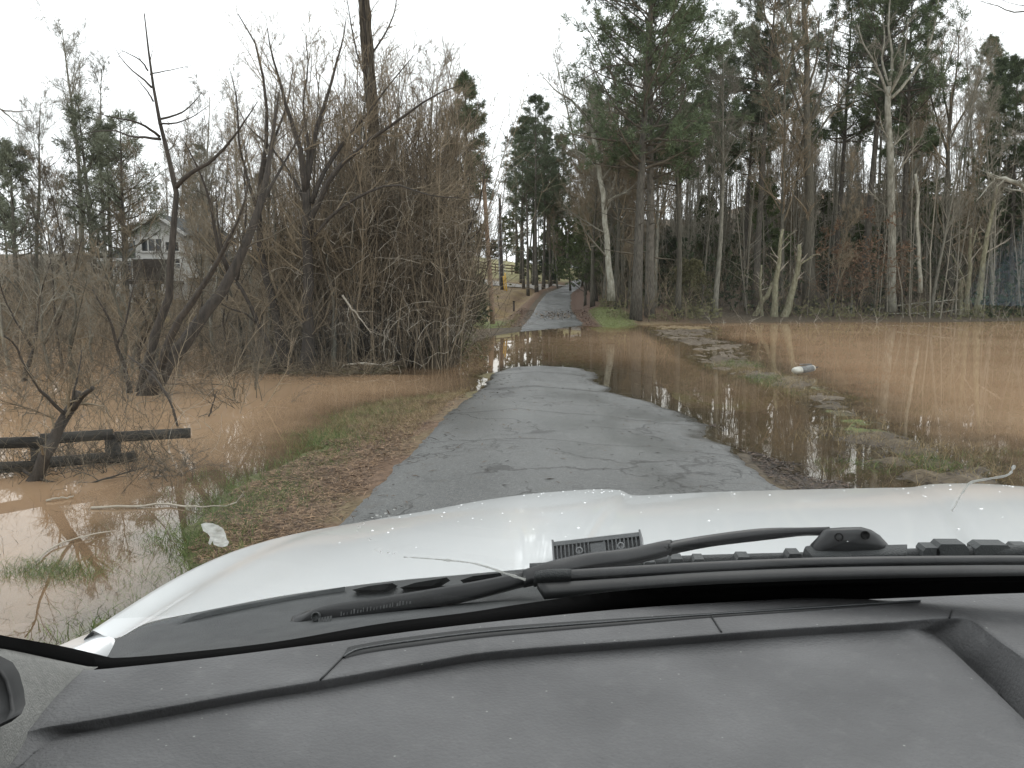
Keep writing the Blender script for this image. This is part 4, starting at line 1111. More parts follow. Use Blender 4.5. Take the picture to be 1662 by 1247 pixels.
# brush through the flooded wood on the left
def lb(x, y):
    q = x / y
    return (q < -.37) & (q > -.95)
st = rnd_area(1100, (-34, -5), (13, 38), lb, 8)
st[:, 2] = np.maximum(st[:, 2], -.3)
tag(brush('flooded_brush', None, st, (.8, 3.0), N=7, rad=(.006, .014), lean=.6, wob=.22, up=.03, kids=10, L=(.25, .55), seed=9, m=twig_brown)[0],
    'bare brown brush standing in the flood on the left', 'brush', kind='stuff')
st = rnd_area(420, (-14, -4.2), (8.0, 13.5), lambda x, y: (x / y < -.50) & (x / y > -.95), 18)
tag(brush('fence_brush', None, st, (.4, 1.5), N=7, rad=(.003, .007), lean=.8, wob=.26, up=.02, kids=7, L=(.25, .55), seed=19, m=twig_brown)[0],
    'fine bare brush tangled round the drowned board fence', 'brush', kind='stuff')
st = rnd_area(120, (-14, -4.6), (9, 17), lambda x, y: (x / y < -.44) & (x / y > -.95), 20)
tag(brush('pale_brush', None, st, (.5, 1.8), N=8, rad=(.002, .005), lean=1.0, wob=.3, up=.04, kids=3, L=(.25, .55), seed=21, m=twig_pale, droop=.05)[0],
    'pale arching dead stems in the flooded brush on the left', 'brush', kind='stuff')
st = rnd_area(1350, (-66, -8), (35, 62), lambda x, y: (x / y < -.30) & (x / y > -1.0) & ~((x / y < -.455) & (x / y > -.585) & (y > 41) & (y < 59)), 10)
tag(brush('bank_brush', None, st, (1.2, 3.6), N=6, rad=(.012, .026), lean=.4, wob=.18, up=.05, kids=10, L=(.25, .5), seed=11, m=twig_brown)[0],
    'grey brown brush on the rising bank behind the left flood', 'brush', kind='stuff')
st = rnd_area(1100, (-26, -6), (30, 48), lambda x, y: (x / y < -.135) & (x / y > -.42), 12)
tag(brush('bank_brush', None, st, (1.6, 4.6), N=6, rad=(.011, .024), lean=.35, wob=.18, up=.06, kids=10, L=(.25, .5), seed=13, m=twig_brown)[0],
    'brown brush behind the left thicket', 'brush', kind='stuff')
rg = np.random.default_rng(340)
gp = np.concatenate([np.stack([at(px, 700, Y)[:2] for px, Y in zip(rg.uniform(-20, 315, 190), rg.uniform(8.6, 10.2, 190))]), np.full((190, 1), -.02)], 1)
tag(brush('fence_brush', None, gp, (.3, .75), N=7, rad=(.003, .007), lean=1.1, wob=.3, up=-.02, kids=9, L=(.3, .6), seed=341, m=twig_dark)[0],
    'dark twigs tangled over the drowned fence', 'brush', kind='stuff')
st = rnd_area(500, (-30, -5), (13, 34), lb, 342); st[:, 2] = np.maximum(st[:, 2], -.3)
tag(brush('dark_brush', None, st, (.8, 2.6), N=7, rad=(.006, .014), lean=.6, wob=.24, up=.02, kids=8, L=(.25, .55), seed=343, m=twig_dark)[0],
    'dark wet stems mixed through the flooded brush on the left', 'brush', kind='stuff')
# right wood understory
def rt(x, y):
    l, r = road_lr(y)
    return (x > r + 1.8) & (H(x, y, False) > .08) & (x / y < .72)
st = rnd_area(2600, (0, 70), (51, 105), rt, 22)
tag(brush('understory', None, st, (1.5, 5.0), N=6, rad=(.010, .022), lean=.3, wob=.16, up=.06, kids=10, L=(.25, .5), seed=23, m=twig_brown)[0],
    'bare grey brown undergrowth between the trunks of the right-hand wood', 'undergrowth', kind='stuff')
st = rnd_area(800, (2, 68), (58, 112), rt, 24)
tag(brush('understory_poles', None, st, (7, 15), N=7, rad=(.03, .07), lean=.05, wob=.04, up=.05, kids=9, L=(.08, .2), seed=25, m=twig_grey)[0],
    'crowd of thin grey saplings deep in the right-hand wood', 'saplings', kind='stuff')
st = rnd_area(420, (-60, -12), (48, 95), lambda x, y: (x / y < -.16) & (x / y > -.7) & ~((x / y < -.42) & (x / y > -.58) & (y < 62)), 34)
tag(brush('understory_poles', None, st, (4, 9), N=7, rad=(.02, .05), lean=.06, wob=.05, up=.05, kids=9, L=(.1, .25), seed=35, m=twig_grey)[0],
    'crowd of thin saplings deep in the left-hand wood', 'saplings', kind='stuff')
o = MB(); rg = np.random.default_rng(330)
p = rnd_area(20000, (2, 72), (60, 112), rt, 26, 0)
p[:, 2] += np.abs(rg.normal(size=len(p))) * 1.9
cl = fbm(p[:, 0] * .3, p[:, 1] * .3, 44)
p = p[cl > -.02]
blades(rg, p, unit(rg.normal(size=p.shape)), 14, (.15, .34), (.06, .12), 1.0, o)
tag(o.build('understory_leaves', leaf_dark), 'dark evergreen undergrowth deep in the right-hand wood', 'undergrowth', kind='stuff')
o = MB()
p = rnd_area(2600, (1, 40), (51, 62), rt, 27, 0)
p[:, 2] += np.abs(rg.normal(size=len(p))) * .55
cl = fbm(p[:, 0] * .25, p[:, 1] * .25, 47)
p = p[cl > .0]
blades(rg, p, unit(rg.normal(size=p.shape)), 10, (.08, .18), (.03, .06), 1.0, o)
tag(o.build('bank_shrubs', leaf_olive), 'low olive shrubs along the right-hand shore', 'shrubs', kind='stuff')
st = rnd_area(160, (8, 40), (49, 62), lambda x, y: (H(x, y, False) < .15), 28)
tag(brush('shore_sticks', None, st, (.3, 1.6), N=6, rad=(.008, .02), lean=1.6, wob=.2, up=.0, kids=4, seed=29, m=twig_pale)[0],
    'pale sticks and snags caught along the right-hand shore', 'debris', kind='stuff')

# ---- grass and litter near the road ---------------------------------------------------------------
def grass(name, label, pts, col, hgt, wd, seed, lean=.5, N=4, cat='grass'):
    rg = np.random.default_rng(seed); n = len(pts)
    d = unit(rg.normal(size=(n, 3)) * np.array([lean, lean, .1]) + np.array([0, 0, 1.0]))
    h = rg.uniform(*hgt, n); s = unit(np.cross(d, rg.normal(size=(n, 3))))
    bend = rg.normal(size=(n, 3)) * np.array([.35, .35, .05]); out = []
    for k in range(N):
        t = k / (N - 1)
        c = pts + d * (h * t)[:, None] + bend * (h * t * t)[:, None] - np.array([0, 0, 1]) * (h * t * t * .25)[:, None]
        wv = (rg.uniform(*wd) * (1 - t * .85)) / 2
        out.append(np.stack([c - s * wv, c + s * wv], 1))
    V = np.stack(out, 1)  # n,N,2,3
    base = (np.arange(n) * N * 2)[:, None] + np.arange(N - 1) * 2
    q = np.stack([base, base + 1, base + 3, base + 2], -1).reshape(-1, 4)
    cc = np.repeat(np.asarray(col(rg, n)), N * 2, 0)
    mb = MB(); mb.add(V, q, cc)
    return tag(mb.build(name, grass_mat), label, cat, kind='stuff')
grass_mat = mat('grass_blades', (.8, .8, .8), (1.15, 1.15, 1.15), scale=3, rough=.6, attr=True, spec=.3)
def gc(a, b, mixw=1.0):
    a, b = np.array(a), np.array(b)
    return lambda rg, n: a + (b - a) * rg.random((n, 1)) ** mixw
def pick(n, xr, yr, f, seed, zoff=0.0):
    rg = np.random.default_rng(seed)
    x = rg.uniform(*xr, n); y = rg.uniform(*yr, n)
    z = H(x, y); L, R = road_lr(y)
    k = rg.random(n) < f(x, y, z, L, R)
    return np.stack([x[k], y[k], z[k] + zoff], 1)
green = gc((.045, .085, .018), (.16, .20, .06))
dead = gc((.14, .10, .05), (.36, .28, .15))
pt = pick(150000, (-5.4, -2.0), (3.2, 16), lambda x, y, z, L, R: np.clip(np.exp(-((z - .00) / .05) ** 2) * (.12 + 1.2 * np.maximum(0, fbm(x * 1.0, y * 1.0, 61)+.02)) * (x < L - .45) * (x > -4.7), 0, 1) * .8, 62)
grass('grass', 'green grass growing out of the flood edge left of the road', pt, green, (.06, .22), (.003, .006), 63)
pt = pick(60000, (-4.4, -2.1), (9, 17.5), lambda x, y, z, L, R: np.clip((z > -.03) * (z < .12) * sstep(10, 13, y) * .7 * (x < L - .2), 0, 1) * .6, 64)
grass('dry_grass', 'tan dead grass on the bank where the left shoulder meets the flood', pt, dead, (.05, .16), (.003, .006), 65)
pt = pick(110000, (2.2, 9.0), (6, 24), lambda x, y, z, L, R: np.clip((z > -.13) * (x > R + .7) * (.06 + 2.2 * np.maximum(0, fbm(x * .9, y * .9, 66))), 0, 1) * .7, 67)
grass('dry_grass', 'tan and grey dead grass on the drowned verge right of the road', pt, dead, (.08, .30), (.004, .009), 68)
pt = pick(60000, (2.4, 7), (8, 24), lambda x, y, z, L, R: np.clip((z > -.09) * (x > R + .8) * sstep(.06, .2, fbm(x * .7, y * .7, 69)), 0, 1), 70)
grass('grass', 'green tufts on the drowned verge right of the road', pt, green, (.06, .2), (.004, .008), 71)
pt = np.array([gz(px, py)[:2] for px, py in zip(np.random.default_rng(72).normal(85, 48, 1500), np.random.default_rng(73).normal(930, 11, 1500))])
pt = np.concatenate([pt, np.full((len(pt), 1), -.02)], 1)
grass('grass', 'green tuft of grass sticking out of the flood at lower left', pt, green, (.05, .16), (.003, .005), 74)
pt = pick(9000, (-5.5, -2.7), (3.4, 8), lambda x, y, z, L, R: (z < 0.01) * .2 + 0 * x, 75)
pt[:, 2] = np.maximum(pt[:, 2], -.04)
grass('flooded_weeds', 'thin dark weed stems poking through the flood at lower left', pt, gc((.03, .026, .02), (.12, .10, .06)), (.05, .26), (.002, .005), 76, lean=.9, cat='weeds')
pt = pick(26000, (-4.0, -.8), (44, 56), lambda x, y, z, L, R: np.clip((z > .0) * (x < L - .6), 0, 1) * .25, 77)
grass('grass', 'short grass on the far shore left of the road', pt, gc((.12, .12, .04), (.32, .27, .12)), (.05, .14), (.012, .025), 78)
pt = pick(26000, (0.2, 6), (46, 60), lambda x, y, z, L, R: np.clip((z > .0) * (x > R + 1.0) * (x < R + 3.2), 0, 1) * .6, 79)
grass('grass', 'bright green grass strip on the far shore right of the road', pt, gc((.12, .15, .05), (.28, .30, .13)), (.05, .16), (.012, .025), 80)
# pine straw and leaves on the left shoulder and the road edge
def flat_litter(name, label, pts, col, ln, wd, seed, cat='litter', m=None):
    rg = np.random.default_rng(seed); n = len(pts)
    a = rg.uniform(0, 6.28, n); d = np.stack([np.cos(a), np.sin(a), rg.normal(size=n) * .18], 1)
    s = np.stack([-np.sin(a), np.cos(a), rg.normal(size=n) * .3], 1)
    L = rg.uniform(*ln, n)[:, None] / 2; W = rg.uniform(*wd, n)[:, None] / 2
    up = np.array([0, 0, 1.0]); hz = rg.uniform(.002, .018, n)[:, None] * up
    c = pts + hz
    V = np.stack([c - d * L, c - s * W + up * .004, c + d * L, c + s * W + up * .004], 1)
    mb = MB(); mb.add(V, np.arange(n * 4).reshape(-1, 4), np.repeat(col(rg, n), 4, 0))
    return tag(mb.build(name, m or grass_mat), label, cat, kind='stuff')
pt = pick(150000, (-4.2, -1.7), (3.5, 19), lambda x, y, z, L, R: np.clip((z > .01) * sstep(.02, -.45, x - L + .28 * fbm(x * 2, y * 2, 81)), 0, 1) * np.interp(y, [3, 9, 19], [1, .8, .5]), 82)
flat_litter('pine_straw', 'reddish brown pine straw and leaves on the left shoulder', pt, gc((.06, .034, .022), (.38, .25, .145), 1.3), (.05, .16), (.003, .009), 83)
pt = pick(9000, (-2.0, 2.3), (6, 20), lambda x, y, z, L, R: (z > .0) * (.5 * np.exp(-(x - L) / .18) + .12 * np.exp(-(R - x) / .2)) + .03, 84, .022)
flat_litter('road_litter', 'leaf crumbs and twigs scattered on the asphalt', pt, gc((.03, .02, .014), (.14, .09, .05), 1.2), (.03, .14), (.006, .018), 85)
pt = pick(30000, (1.6, 4.6), (7, 13), lambda x, y, z, L, R: np.clip((z > -.04) * (x > R + .02 + .25 * fbm(x * 2, y * 2, 98)) * np.exp(-np.abs(x - R - .25) / .6), 0, 1) * .9, 86, .008)
flat_litter('muddy_debris', 'dark wet leaves and mud washed along the right edge of the road', pt, gc((.022, .016, .012), (.12, .08, .055), 1.6), (.03, .12), (.004, .02), 87)
pt = pick(16000, (-4.6, 1.5), (45, 64), lambda x, y, z, L, R: np.clip((z > .0) * (np.exp(-np.abs(x - L + .7) / .45) * (x < L + .1) + .5 * np.exp(-np.abs(x - R - .5) / .4) * (x > R)), 0, 1), 88, .02)
flat_litter('roadside_leaves', 'brown leaves drifted along the edges of the far road', pt, gc((.06, .035, .022), (.24, .15, .09)), (.06, .16), (.03, .08), 89)
rg = np.random.default_rng(90); a = np.array([gz(px, py)[:2] for px, py in zip(rg.normal(905, 20, 500), rg.normal(519.5, 2, 500))])
pt = np.concatenate([a, (H(a[:, 0], a[:, 1]) + .04)[:, None]], 1)
flat_litter('washed_leaves', 'brown leaves washed up across the far road just past the water', pt, gc((.08, .05, .03), (.2, .14, .08)), (.08, .2), (.05, .12), 91)
# mud bars with drift in the flood on the right: fine sticks lying flat
pt = pick(30000, (2.5, 11), (14, 60), lambda x, y, z, L, R: np.clip((z > -.03) * (x > R + 1.2) * .35, 0, 1), 92, .012)
flat_litter('mud_bar_debris', 'grey sticks and straw stranded on the mud bars right of the road', pt, gc((.10, .08, .06), (.36, .30, .22)), (.06, .3), (.006, .02), 93)
# ================================================================== MAN-MADE THINGS OUTSIDE
wood_pole = mat('pole_wood', (.17, .115, .075), (.30, .21, .15), scale=3, rough=.9, bump=.5, stretch=(4, 4, .3))
wood_dark = mat('pole_wood_dark', (.045, .04, .036), (.08, .07, .065), scale=3, rough=.9, bump=.5, stretch=(4, 4, .3))
steel = mat('galvanised_steel', (.32, .33, .34), (.42, .43, .44), scale=5, rough=.5, metal=.3)
def pole(label, base, top, Y, r, m, group):
    b = at(*base, Y); t = at(*top, Y)
    o = empty('utility_pole', b, label, 'utility pole', group)
    N = 8; P = np.linspace(0, 1, N)[:, None] * (t - b)[None]; P[0, 2] -= .4
    MB().tubes(P, np.linspace(r, r * .72, N), 12).build('pole', m, o)
    return o, b, t
o, b, t = pole('weathered brown utility pole nearest the water, leaning slightly left', (800, 524), (785, 291), 49, .155, wood_pole, 'utility poles')
MB().box((t - b) * .985 + np.array([.0, -.02, .0]), (.7, .10, .09)).build('crossarm', wood_dark, o)
for s in (-.28, .28):
    MB().lathe((t - b) * .985 + np.array([s, -.02, .045]), [(.0, 0), (.035, 0), (.045, .04), (.03, .08), (.04, .11), (0, .13)], 10).build('insulator', steel, o)
o, b, t = pole('darker straight utility pole further back with a pale conduit on its left side', (815, 463), (811, 322), 70, .15, wood_dark, 'utility poles')
P = np.linspace(.0, .82, 6)[:, None] * (t - b)[None] + np.array([-.19, -.05, 0])
MB().tubes(P, np.full(6, .055), 8).build('conduit', steel, o)
MB().box((t - b) * .36 + np.array([-.3, -.12, 0]), (.22, .18, .34)).build('meter_box', steel, o)
yellow = mat('yellow_guard', (.60, .36, .06), (.70, .45, .10), scale=3, rough=.6)
for k, (px, y0, y1, lb) in enumerate([(819, 470, 446, 'yellow plastic guy-wire guard, left of the pair'), (822.5, 471, 441, 'yellow plastic guy-wire guard, right of the pair')]):
    b = at(px, y0, 68); t = at(px - 2 - k, y1, 68)
    o = empty('guy_guard', b, lb, 'guy guard', 'yellow guy guards')
    MB().tubes(np.linspace(0, 1, 5)[:, None] * (t - b)[None] - np.array([0, 0, .1]), np.full(5, .06), 8).build('guard', yellow, o)
    tt = at(812, 336, 70) - b
    MB().tubes(np.linspace(0, 1, 6)[:, None] * tt[None], np.full(6, .012), 4).build('wire', steel, o)
for k, (px, y0, y1, Y, lb) in enumerate([(834, 468, 456, 70, 'short dark mailbox post on the lawn right of the poles'), (904, 464, 456, 99, 'short dark post at the mouth of the gravel drive')]):
    b = at(px, y0, Y); b[2] = setz(b[0], Y); h = (y0 - y1) / FPX * Y + .25
    o = empty('short_post', b, lb, 'post')
    MB().beam((0, 0, -.3), (0, 0, h), .14, .14, up=(1, 0, 0)).build('post', wood_dark, o)
    MB().box((0, 0, h + .03), (.2, .34, .07)).build('cap', wood_dark, o)
# rail fence round the far lawn
fence_wood = mat('fence_wood', (.10, .07, .05), (.18, .13, .09), scale=3, rough=.9)
Yf = 116
fo = empty('rail_fence', (0, 0, 0), 'brown three-rail fence along the back of the far lawn', 'fence')
xs = np.linspace(-20.5, -6.6, 7); zs = [setz(x, Yf, .0) for x in xs]
for x, z in zip(xs, zs):
    MB().beam((x, Yf, z - .3), (x, Yf, z + 1.35), .14, .14, up=(1, 0, 0)).build('post', fence_wood, fo)
for hh in (.4, .8, 1.2):
    for a in range(6):
        MB().beam((xs[a] + .07, Yf - .1, zs[a] + hh), (xs[a + 1] - .07, Yf - .1, zs[a + 1] + hh), .05, .15).build('rail', fence_wood, fo)
# drowned board fence on the left
board = mat('wet_black_boards', (.022, .021, .018), (.06, .055, .047), scale=4, rough=.7, bump=.5, stretch=(1, 1, 4))
f0 = at(-60, 735, 8.6); f1 = at(312, 690, 10.15)
bf = empty('board_fence', (0, 0, 0), 'black board fence half drowned in the flood on the left', 'fence')
def fpt(t, z):
    p = f0 * (1 - t) + f1 * t
    return np.array([p[0], p[1], z])
dirf = unit((f1 - f0) * np.array([1, 1, 0])); nf = np.array([dirf[1], -dirf[0], 0])
hz = lambda t, py0, py1: None
def zpix(t, py):
    p = f0 * (1 - t) + f1 * t
    px = (p[0] / p[1]) * FPX + VX
    return at(px, py, p[1])[2]
for t in (.0, .30, .62):
    zt = .42 - .12 * t
    MB().beam(fpt(t, -.6), fpt(t, zt), .13, .13, up=(1, 0, 0)).build('post', board, bf)
for za, zb in ((.40, .30), (.12, .02)):
    for a, b_ in ((0, .30), (.30, .62), (.62, .985)):
        if za < .3 and b_ > .9: b_ = .72
        A = fpt(a + .004, za + (zb - za) * a + .02 * math.sin(9 * a)) + nf * .085; B = fpt(b_ - .004, za + (zb - za) * b_ - .025 * math.sin(7 * b_)) + nf * .085
        MB().beam(A, B, .03, .125).build('rail', board, bf)

# ---- the house ---------------------------------------------------------------------------------
siding = mat('white_siding', (.55, .54, .51), (.66, .65, .62), scale=2, rough=.7, bump=.3, bscale=8, stretch=(.2, .2, 14))
shingle = mat('dark_shingles', (.045, .05, .052), (.085, .09, .09), scale=7, rough=.9, bump=.5)
trim = mat('white_trim', (.62, .61, .58), (.70, .69, .66), scale=2, rough=.6)
wglass = mat('window_glass', (.02, .023, .026), (.03, .033, .036), scale=1, rough=.08, spec=.6)
deckw = mat('deck_wood', (.055, .045, .038), (.10, .085, .07), scale=3, rough=.9)
YH = 58.0
def hp(px, py, dy=0.0):
    return at(px, py, YH + dy)
hx0, hz0 = hp(165, 488)[0], setz(hp(230, 480)[0], YH)
house = empty('house', (hp(232, 480)[0], YH, hz0), 'white two-storey house with a dark grey roof and a raised deck behind the trees', 'house')
ho = np.array([hp(232, 480)[0], YH, hz0])
def rel(p): return np.asarray(p) - ho
zb = -.8
gl, gr = rel(hp(221, 430))[0], rel(hp(300, 430))[0]
ez, rz_ = rel(hp(260, 376))[2], rel(hp(260, 348))[2]
mb = MB()
mid = (gl + gr) / 2
mb.add([(gl, 0, zb), (gr, 0, zb), (gr, 0, ez), (mid, 0, rz_), (gl, 0, ez), (gl, 9, zb), (gr, 9, zb), (gr, 9, ez), (mid, 9, rz_), (gl, 9, ez)],
       np.array([[0, 1, 2, 4], [5, 9, 7, 6], [0, 4, 9, 5], [1, 6, 7, 2]]))
mb.add([(gl, 0, ez), (gr, 0, ez), (mid, 0, rz_), (gl, 9, ez), (gr, 9, ez), (mid, 9, rz_)], np.array([[0, 1, 2], [3, 5, 4]]))
mb.build('gable_wall', siding, house, smooth=False)
def slab(a, b, c, d, th):
    a, b, c, d = (np.asarray(q, float) for q in (a, b, c, d))
    n = unit(np.cross(b - a, d - a)) * th
    return [a, b, c, d, a + n, b + n, c + n, d + n], np.array([[0, 3, 2, 1], [4, 5, 6, 7], [0, 1, 5, 4], [1, 2, 6, 5], [2, 3, 7, 6], [3, 0, 4, 7]])
rf = MB()
sl = (rz_ - ez) / (mid - gl)
rf.add(*slab((gl - .4, -.45, ez - .4 * sl + .02), (mid, -.45, rz_ + .02), (mid, 9.3, rz_ + .02), (gl - .4, 9.3, ez - .4 * sl + .02), -.16))
rf.add(*slab((mid + .002, -.45, rz_ + .02), (gr + .4, -.45, ez - .4 * sl + .02), (gr + .4, 9.3, ez - .4 * sl + .02), (mid + .002, 9.3, rz_ + .02), -.16))
rf.build('gable_roof', shingle, house, smooth=False)
ba = MB()
ba.beam((gl - .42, -.5, ez - .42 * sl - .02), (mid, -.5, rz_ - .02), .06, .2)
ba.beam((mid + .01, -.5, rz_ - .02), (gr + .42, -.5, ez - .42 * sl - .02), .06, .2)
ba.build('barge_board', trim, house, smooth=False)
# left wing with the big dark roof
wl_, wt = rel(hp(166, 430))[0], rel(hp(260, 421))[2]
MB().box(((wl_ + gl) / 2 - .01, 3.4, (zb + wt) / 2), (gl - wl_ - .02, 5.6, wt - zb)).build('wing_wall', siding, house, smooth=False)
rt_ = rel(hp(260, 362))[2]
rr = MB()
V = [(wl_ - .4, .2, wt), (gl - .01, .2, wt), (gl - .01, 3.6, rt_), (wl_ + 2.6, 3.6, rt_), (wl_ - .4, 7, wt), (gl - .01, 7, wt)]
rr.add(V, np.array([[0, 1, 2, 3], [3, 2, 5, 4]])); rr.add(V, np.array([[0, 3, 4]])); rr.add([(v[0], v[1], v[2] - .03) for v in (V[0], V[1], V[5], V[4])], np.array([[0, 3, 2, 1]]))
rr.build('wing_roof', shingle, house, smooth=False)
MB().box(((wl_ + gl) / 2 - .2, .12, wt - .02), (gl - wl_ + .4, .1, .2)).build('fascia', trim, house, smooth=False)
# right low wing
wr = rel(hp(352, 430))[0]; wz = rel(hp(260, 424))[2]
MB().box(((gr + wr) / 2 + .01, 4.0, (zb + wz) / 2), (wr - gr - .02, 5, wz - zb)).build('wing_wall', siding, house, smooth=False)
r3 = MB(); rz3 = rel(hp(260, 398))[2]
V = [(gr + .01, 1.2, wz), (wr + .4, 1.2, wz), (wr - 1.4, 4, rz3), (gr + .01, 4, rz3), (wr + .4, 6.8, wz), (gr + .01, 6.8, wz)]
r3.add(V, np.array([[0, 1, 2, 3], [3, 2, 4, 5]])); r3.add(V, np.array([[1, 4, 2]])); r3.build('wing_roof', shingle, house, smooth=False)
def window(px0, py0, px1, py1, dy, nx, ny):
    a = rel(hp(px0, py1, dy)); b = rel(hp(px1, py0, dy)); c = (a + b) / 2; s = b - a
    fr = MB(); y = dy
    for sx in (0, 1):
        fr.box((a[0] + sx * s[0], y - .06, c[2]), (.12, .12, s[2] + .12))
    for sz in (0, 1):
        fr.box((c[0], y - .06, a[2] + sz * s[2]), (s[0] - .12, .12, .12))
    for k in range(1, nx): fr.box((a[0] + s[0] * k / nx, y - .05, c[2]), (.08, .08, s[2] - .12))
    for k in range(1, ny):
        for q in range(nx): fr.box((a[0] + s[0] * (q + .5) / nx, y - .045, a[2] + s[2] * k / ny), (s[0] / nx - .1, .06, .06))
    f = fr.build('window', trim, house, smooth=False)
    MB().box((c[0], y - .012, c[2]), (s[0] - .06, .02, s[2] - .06)).build('pane', wglass, f, smooth=False)
window(230, 387, 264, 409, 0, 3, 1); window(269, 392, 292, 409, 0, 2, 1)
window(232, 419, 266, 437, 0, 2, 2); window(271, 419, 294, 437, 0, 2, 2)
window(206, 426, 216, 452, .6, 1, 3); window(176, 428, 190, 440, .6, 2, 1)
window(312, 420, 336, 434, 1.5, 2, 1)
# raised deck: floor, posts, rail with balusters
dk = MB(); dz = rel(hp(260, 459))[2]
dx0, dx1 = rel(hp(190, 430))[0], rel(hp(298, 430))[0]
dk.box(((dx0 + dx1) / 2, -1.5, dz), (dx1 - dx0, 2.9, .22)).build('deck', deckw, house, smooth=False)
for k in range(5):
    x = dx0 + .15 + (dx1 - dx0 - .3) * k / 4
    MB().box((x, -2.8, (zb + dz - .11) / 2), (.18, .18, dz - .11 - zb)).build('deck_post', trim, house, smooth=False)
rl = MB()
for k in range(22):
    rl.box((dx0 + .1 + (dx1 - dx0 - .2) * k / 21, -2.86, dz + .56), (.05, .05, .86))
rl.box(((dx0 + dx1) / 2, -2.86, dz + 1.04), (dx1 - dx0, .1, .09)); rl.box(((dx0 + dx1) / 2, -2.86, dz + .17), (dx1 - dx0, .07, .06))
rl.build('deck_railing', deckw, house, smooth=False)
MB().box((rel(hp(250, 430))[0], -.5, dz + .9), (2.6, .08, 1.5)).build('deck_screen', deckw, house, smooth=False)
rx = rel(hp(322, 430))[0]; r2 = MB(); z2 = rel(hp(260, 449))[2]
for k in range(10): r2.box((rx - .9 + .2 * k, .55, z2 + .45), (.05, .05, .8))
r2.box((rx, .55, z2 + .9), (2.1, .08, .08)); r2.box((rx, .75, z2), (2.2, 1.4, .16)); r2.build('balcony', trim, house, smooth=False)

# ---- grey and white float washed up on the mud bar --------------------------------------------------
fl_white = mat('float_white', (.34, .32, .26), (.60, .60, .55), scale=9, rough=.5)
fl_grey = mat('float_grey', (.09, .092, .088), (.24, .245, .24), scale=7, rough=.4)
p0 = gz(1284, 612, .03); p1 = gz(1324, 601, .03)
fo = empty('float', (p0 + p1) / 2, 'grey and white capsule-shaped float stranded on the mud bar right of the road', 'float')
ax = p1 - p0; Lf = np.linalg.norm(ax); ax = unit(ax + np.array([0, 0, .05 * Lf]))
Lf = .64
ax = unit(np.array([.94, .26, .17]))
c0 = -ax * Lf / 2 + np.array([0, 0, .10])
def flat(mb_, k=.72):
    v = mb_.v[-1]; v[:, 2] = .11 + (v[:, 2] - .11) * k
    return mb_
flat(MB().lathe(c0, [(0, 0), (.06, .01), (.095, .04), (.115, .09), (.122, .16), (.122, .23)], 20, ax)).build('white_end', fl_white, fo)
flat(MB().lathe(c0, [(.122, .23), (.124, .25), (.124, .5), (.113, .545)], 20, ax)).build('grey_body', fl_grey, fo)
flat(MB().lathe(c0, [(.113, .545), (.096, .58), (.068, .605), (.035, .617), (0, .62)], 20, ax)).build('white_cap', fl_white, fo)
flat(MB().lathe(c0, [(0, .615), (.028, .615), (.022, .67), (.012, .72), (0, .72)], 10, ax)).build('nozzle', bark_black, fo)
MB().box(tuple(ax * .06 + np.array([-.02, .0, .215])), (.3, .05, .02), rz=math.atan2(ax[1], ax[0])).build('grip', fl_grey, fo)
# ================================================================== THE PICKUP TRUCK THE PHOTO IS TAKEN FROM
paint = mat('white_paint', (.80, .825, .83), (.82, .845, .85), scale=3, rough=.28, coat=.7, spec=.5)
plast = mat('cowl_plastic', (.030, .033, .034), (.048, .052, .052), scale=30, rough=.55, bump=.3, bscale=500, spec=.45)
rubber = mat('black_rubber', (.010, .0105, .011), (.018, .019, .019), scale=30, rough=.5, spec=.4)
frit_m = mat('black_frit', (.003, .003, .003), (.004, .004, .004), scale=10, rough=.9, spec=.03)
wiper_m = mat('wiper_black', (.007, .0075, .008), (.015, .016, .017), scale=20, rough=.42, spec=.5)
alu = mat('anodised_grey', (.075, .08, .082), (.10, .105, .108), scale=40, rough=.45, spec=.5, bump=.2, bscale=300)
alu_l = mat('anodised_light', (.17, .175, .178), (.21, .215, .218), scale=40, rough=.45, spec=.5)
trim_g = mat('pillar_fabric', (.21, .21, .20), (.26, .26, .245), scale=200, rough=.95, bump=.3, bscale=600)
head_m = mat('headliner', (.16, .16, .155), (.18, .18, .175), scale=100, rough=1.0)
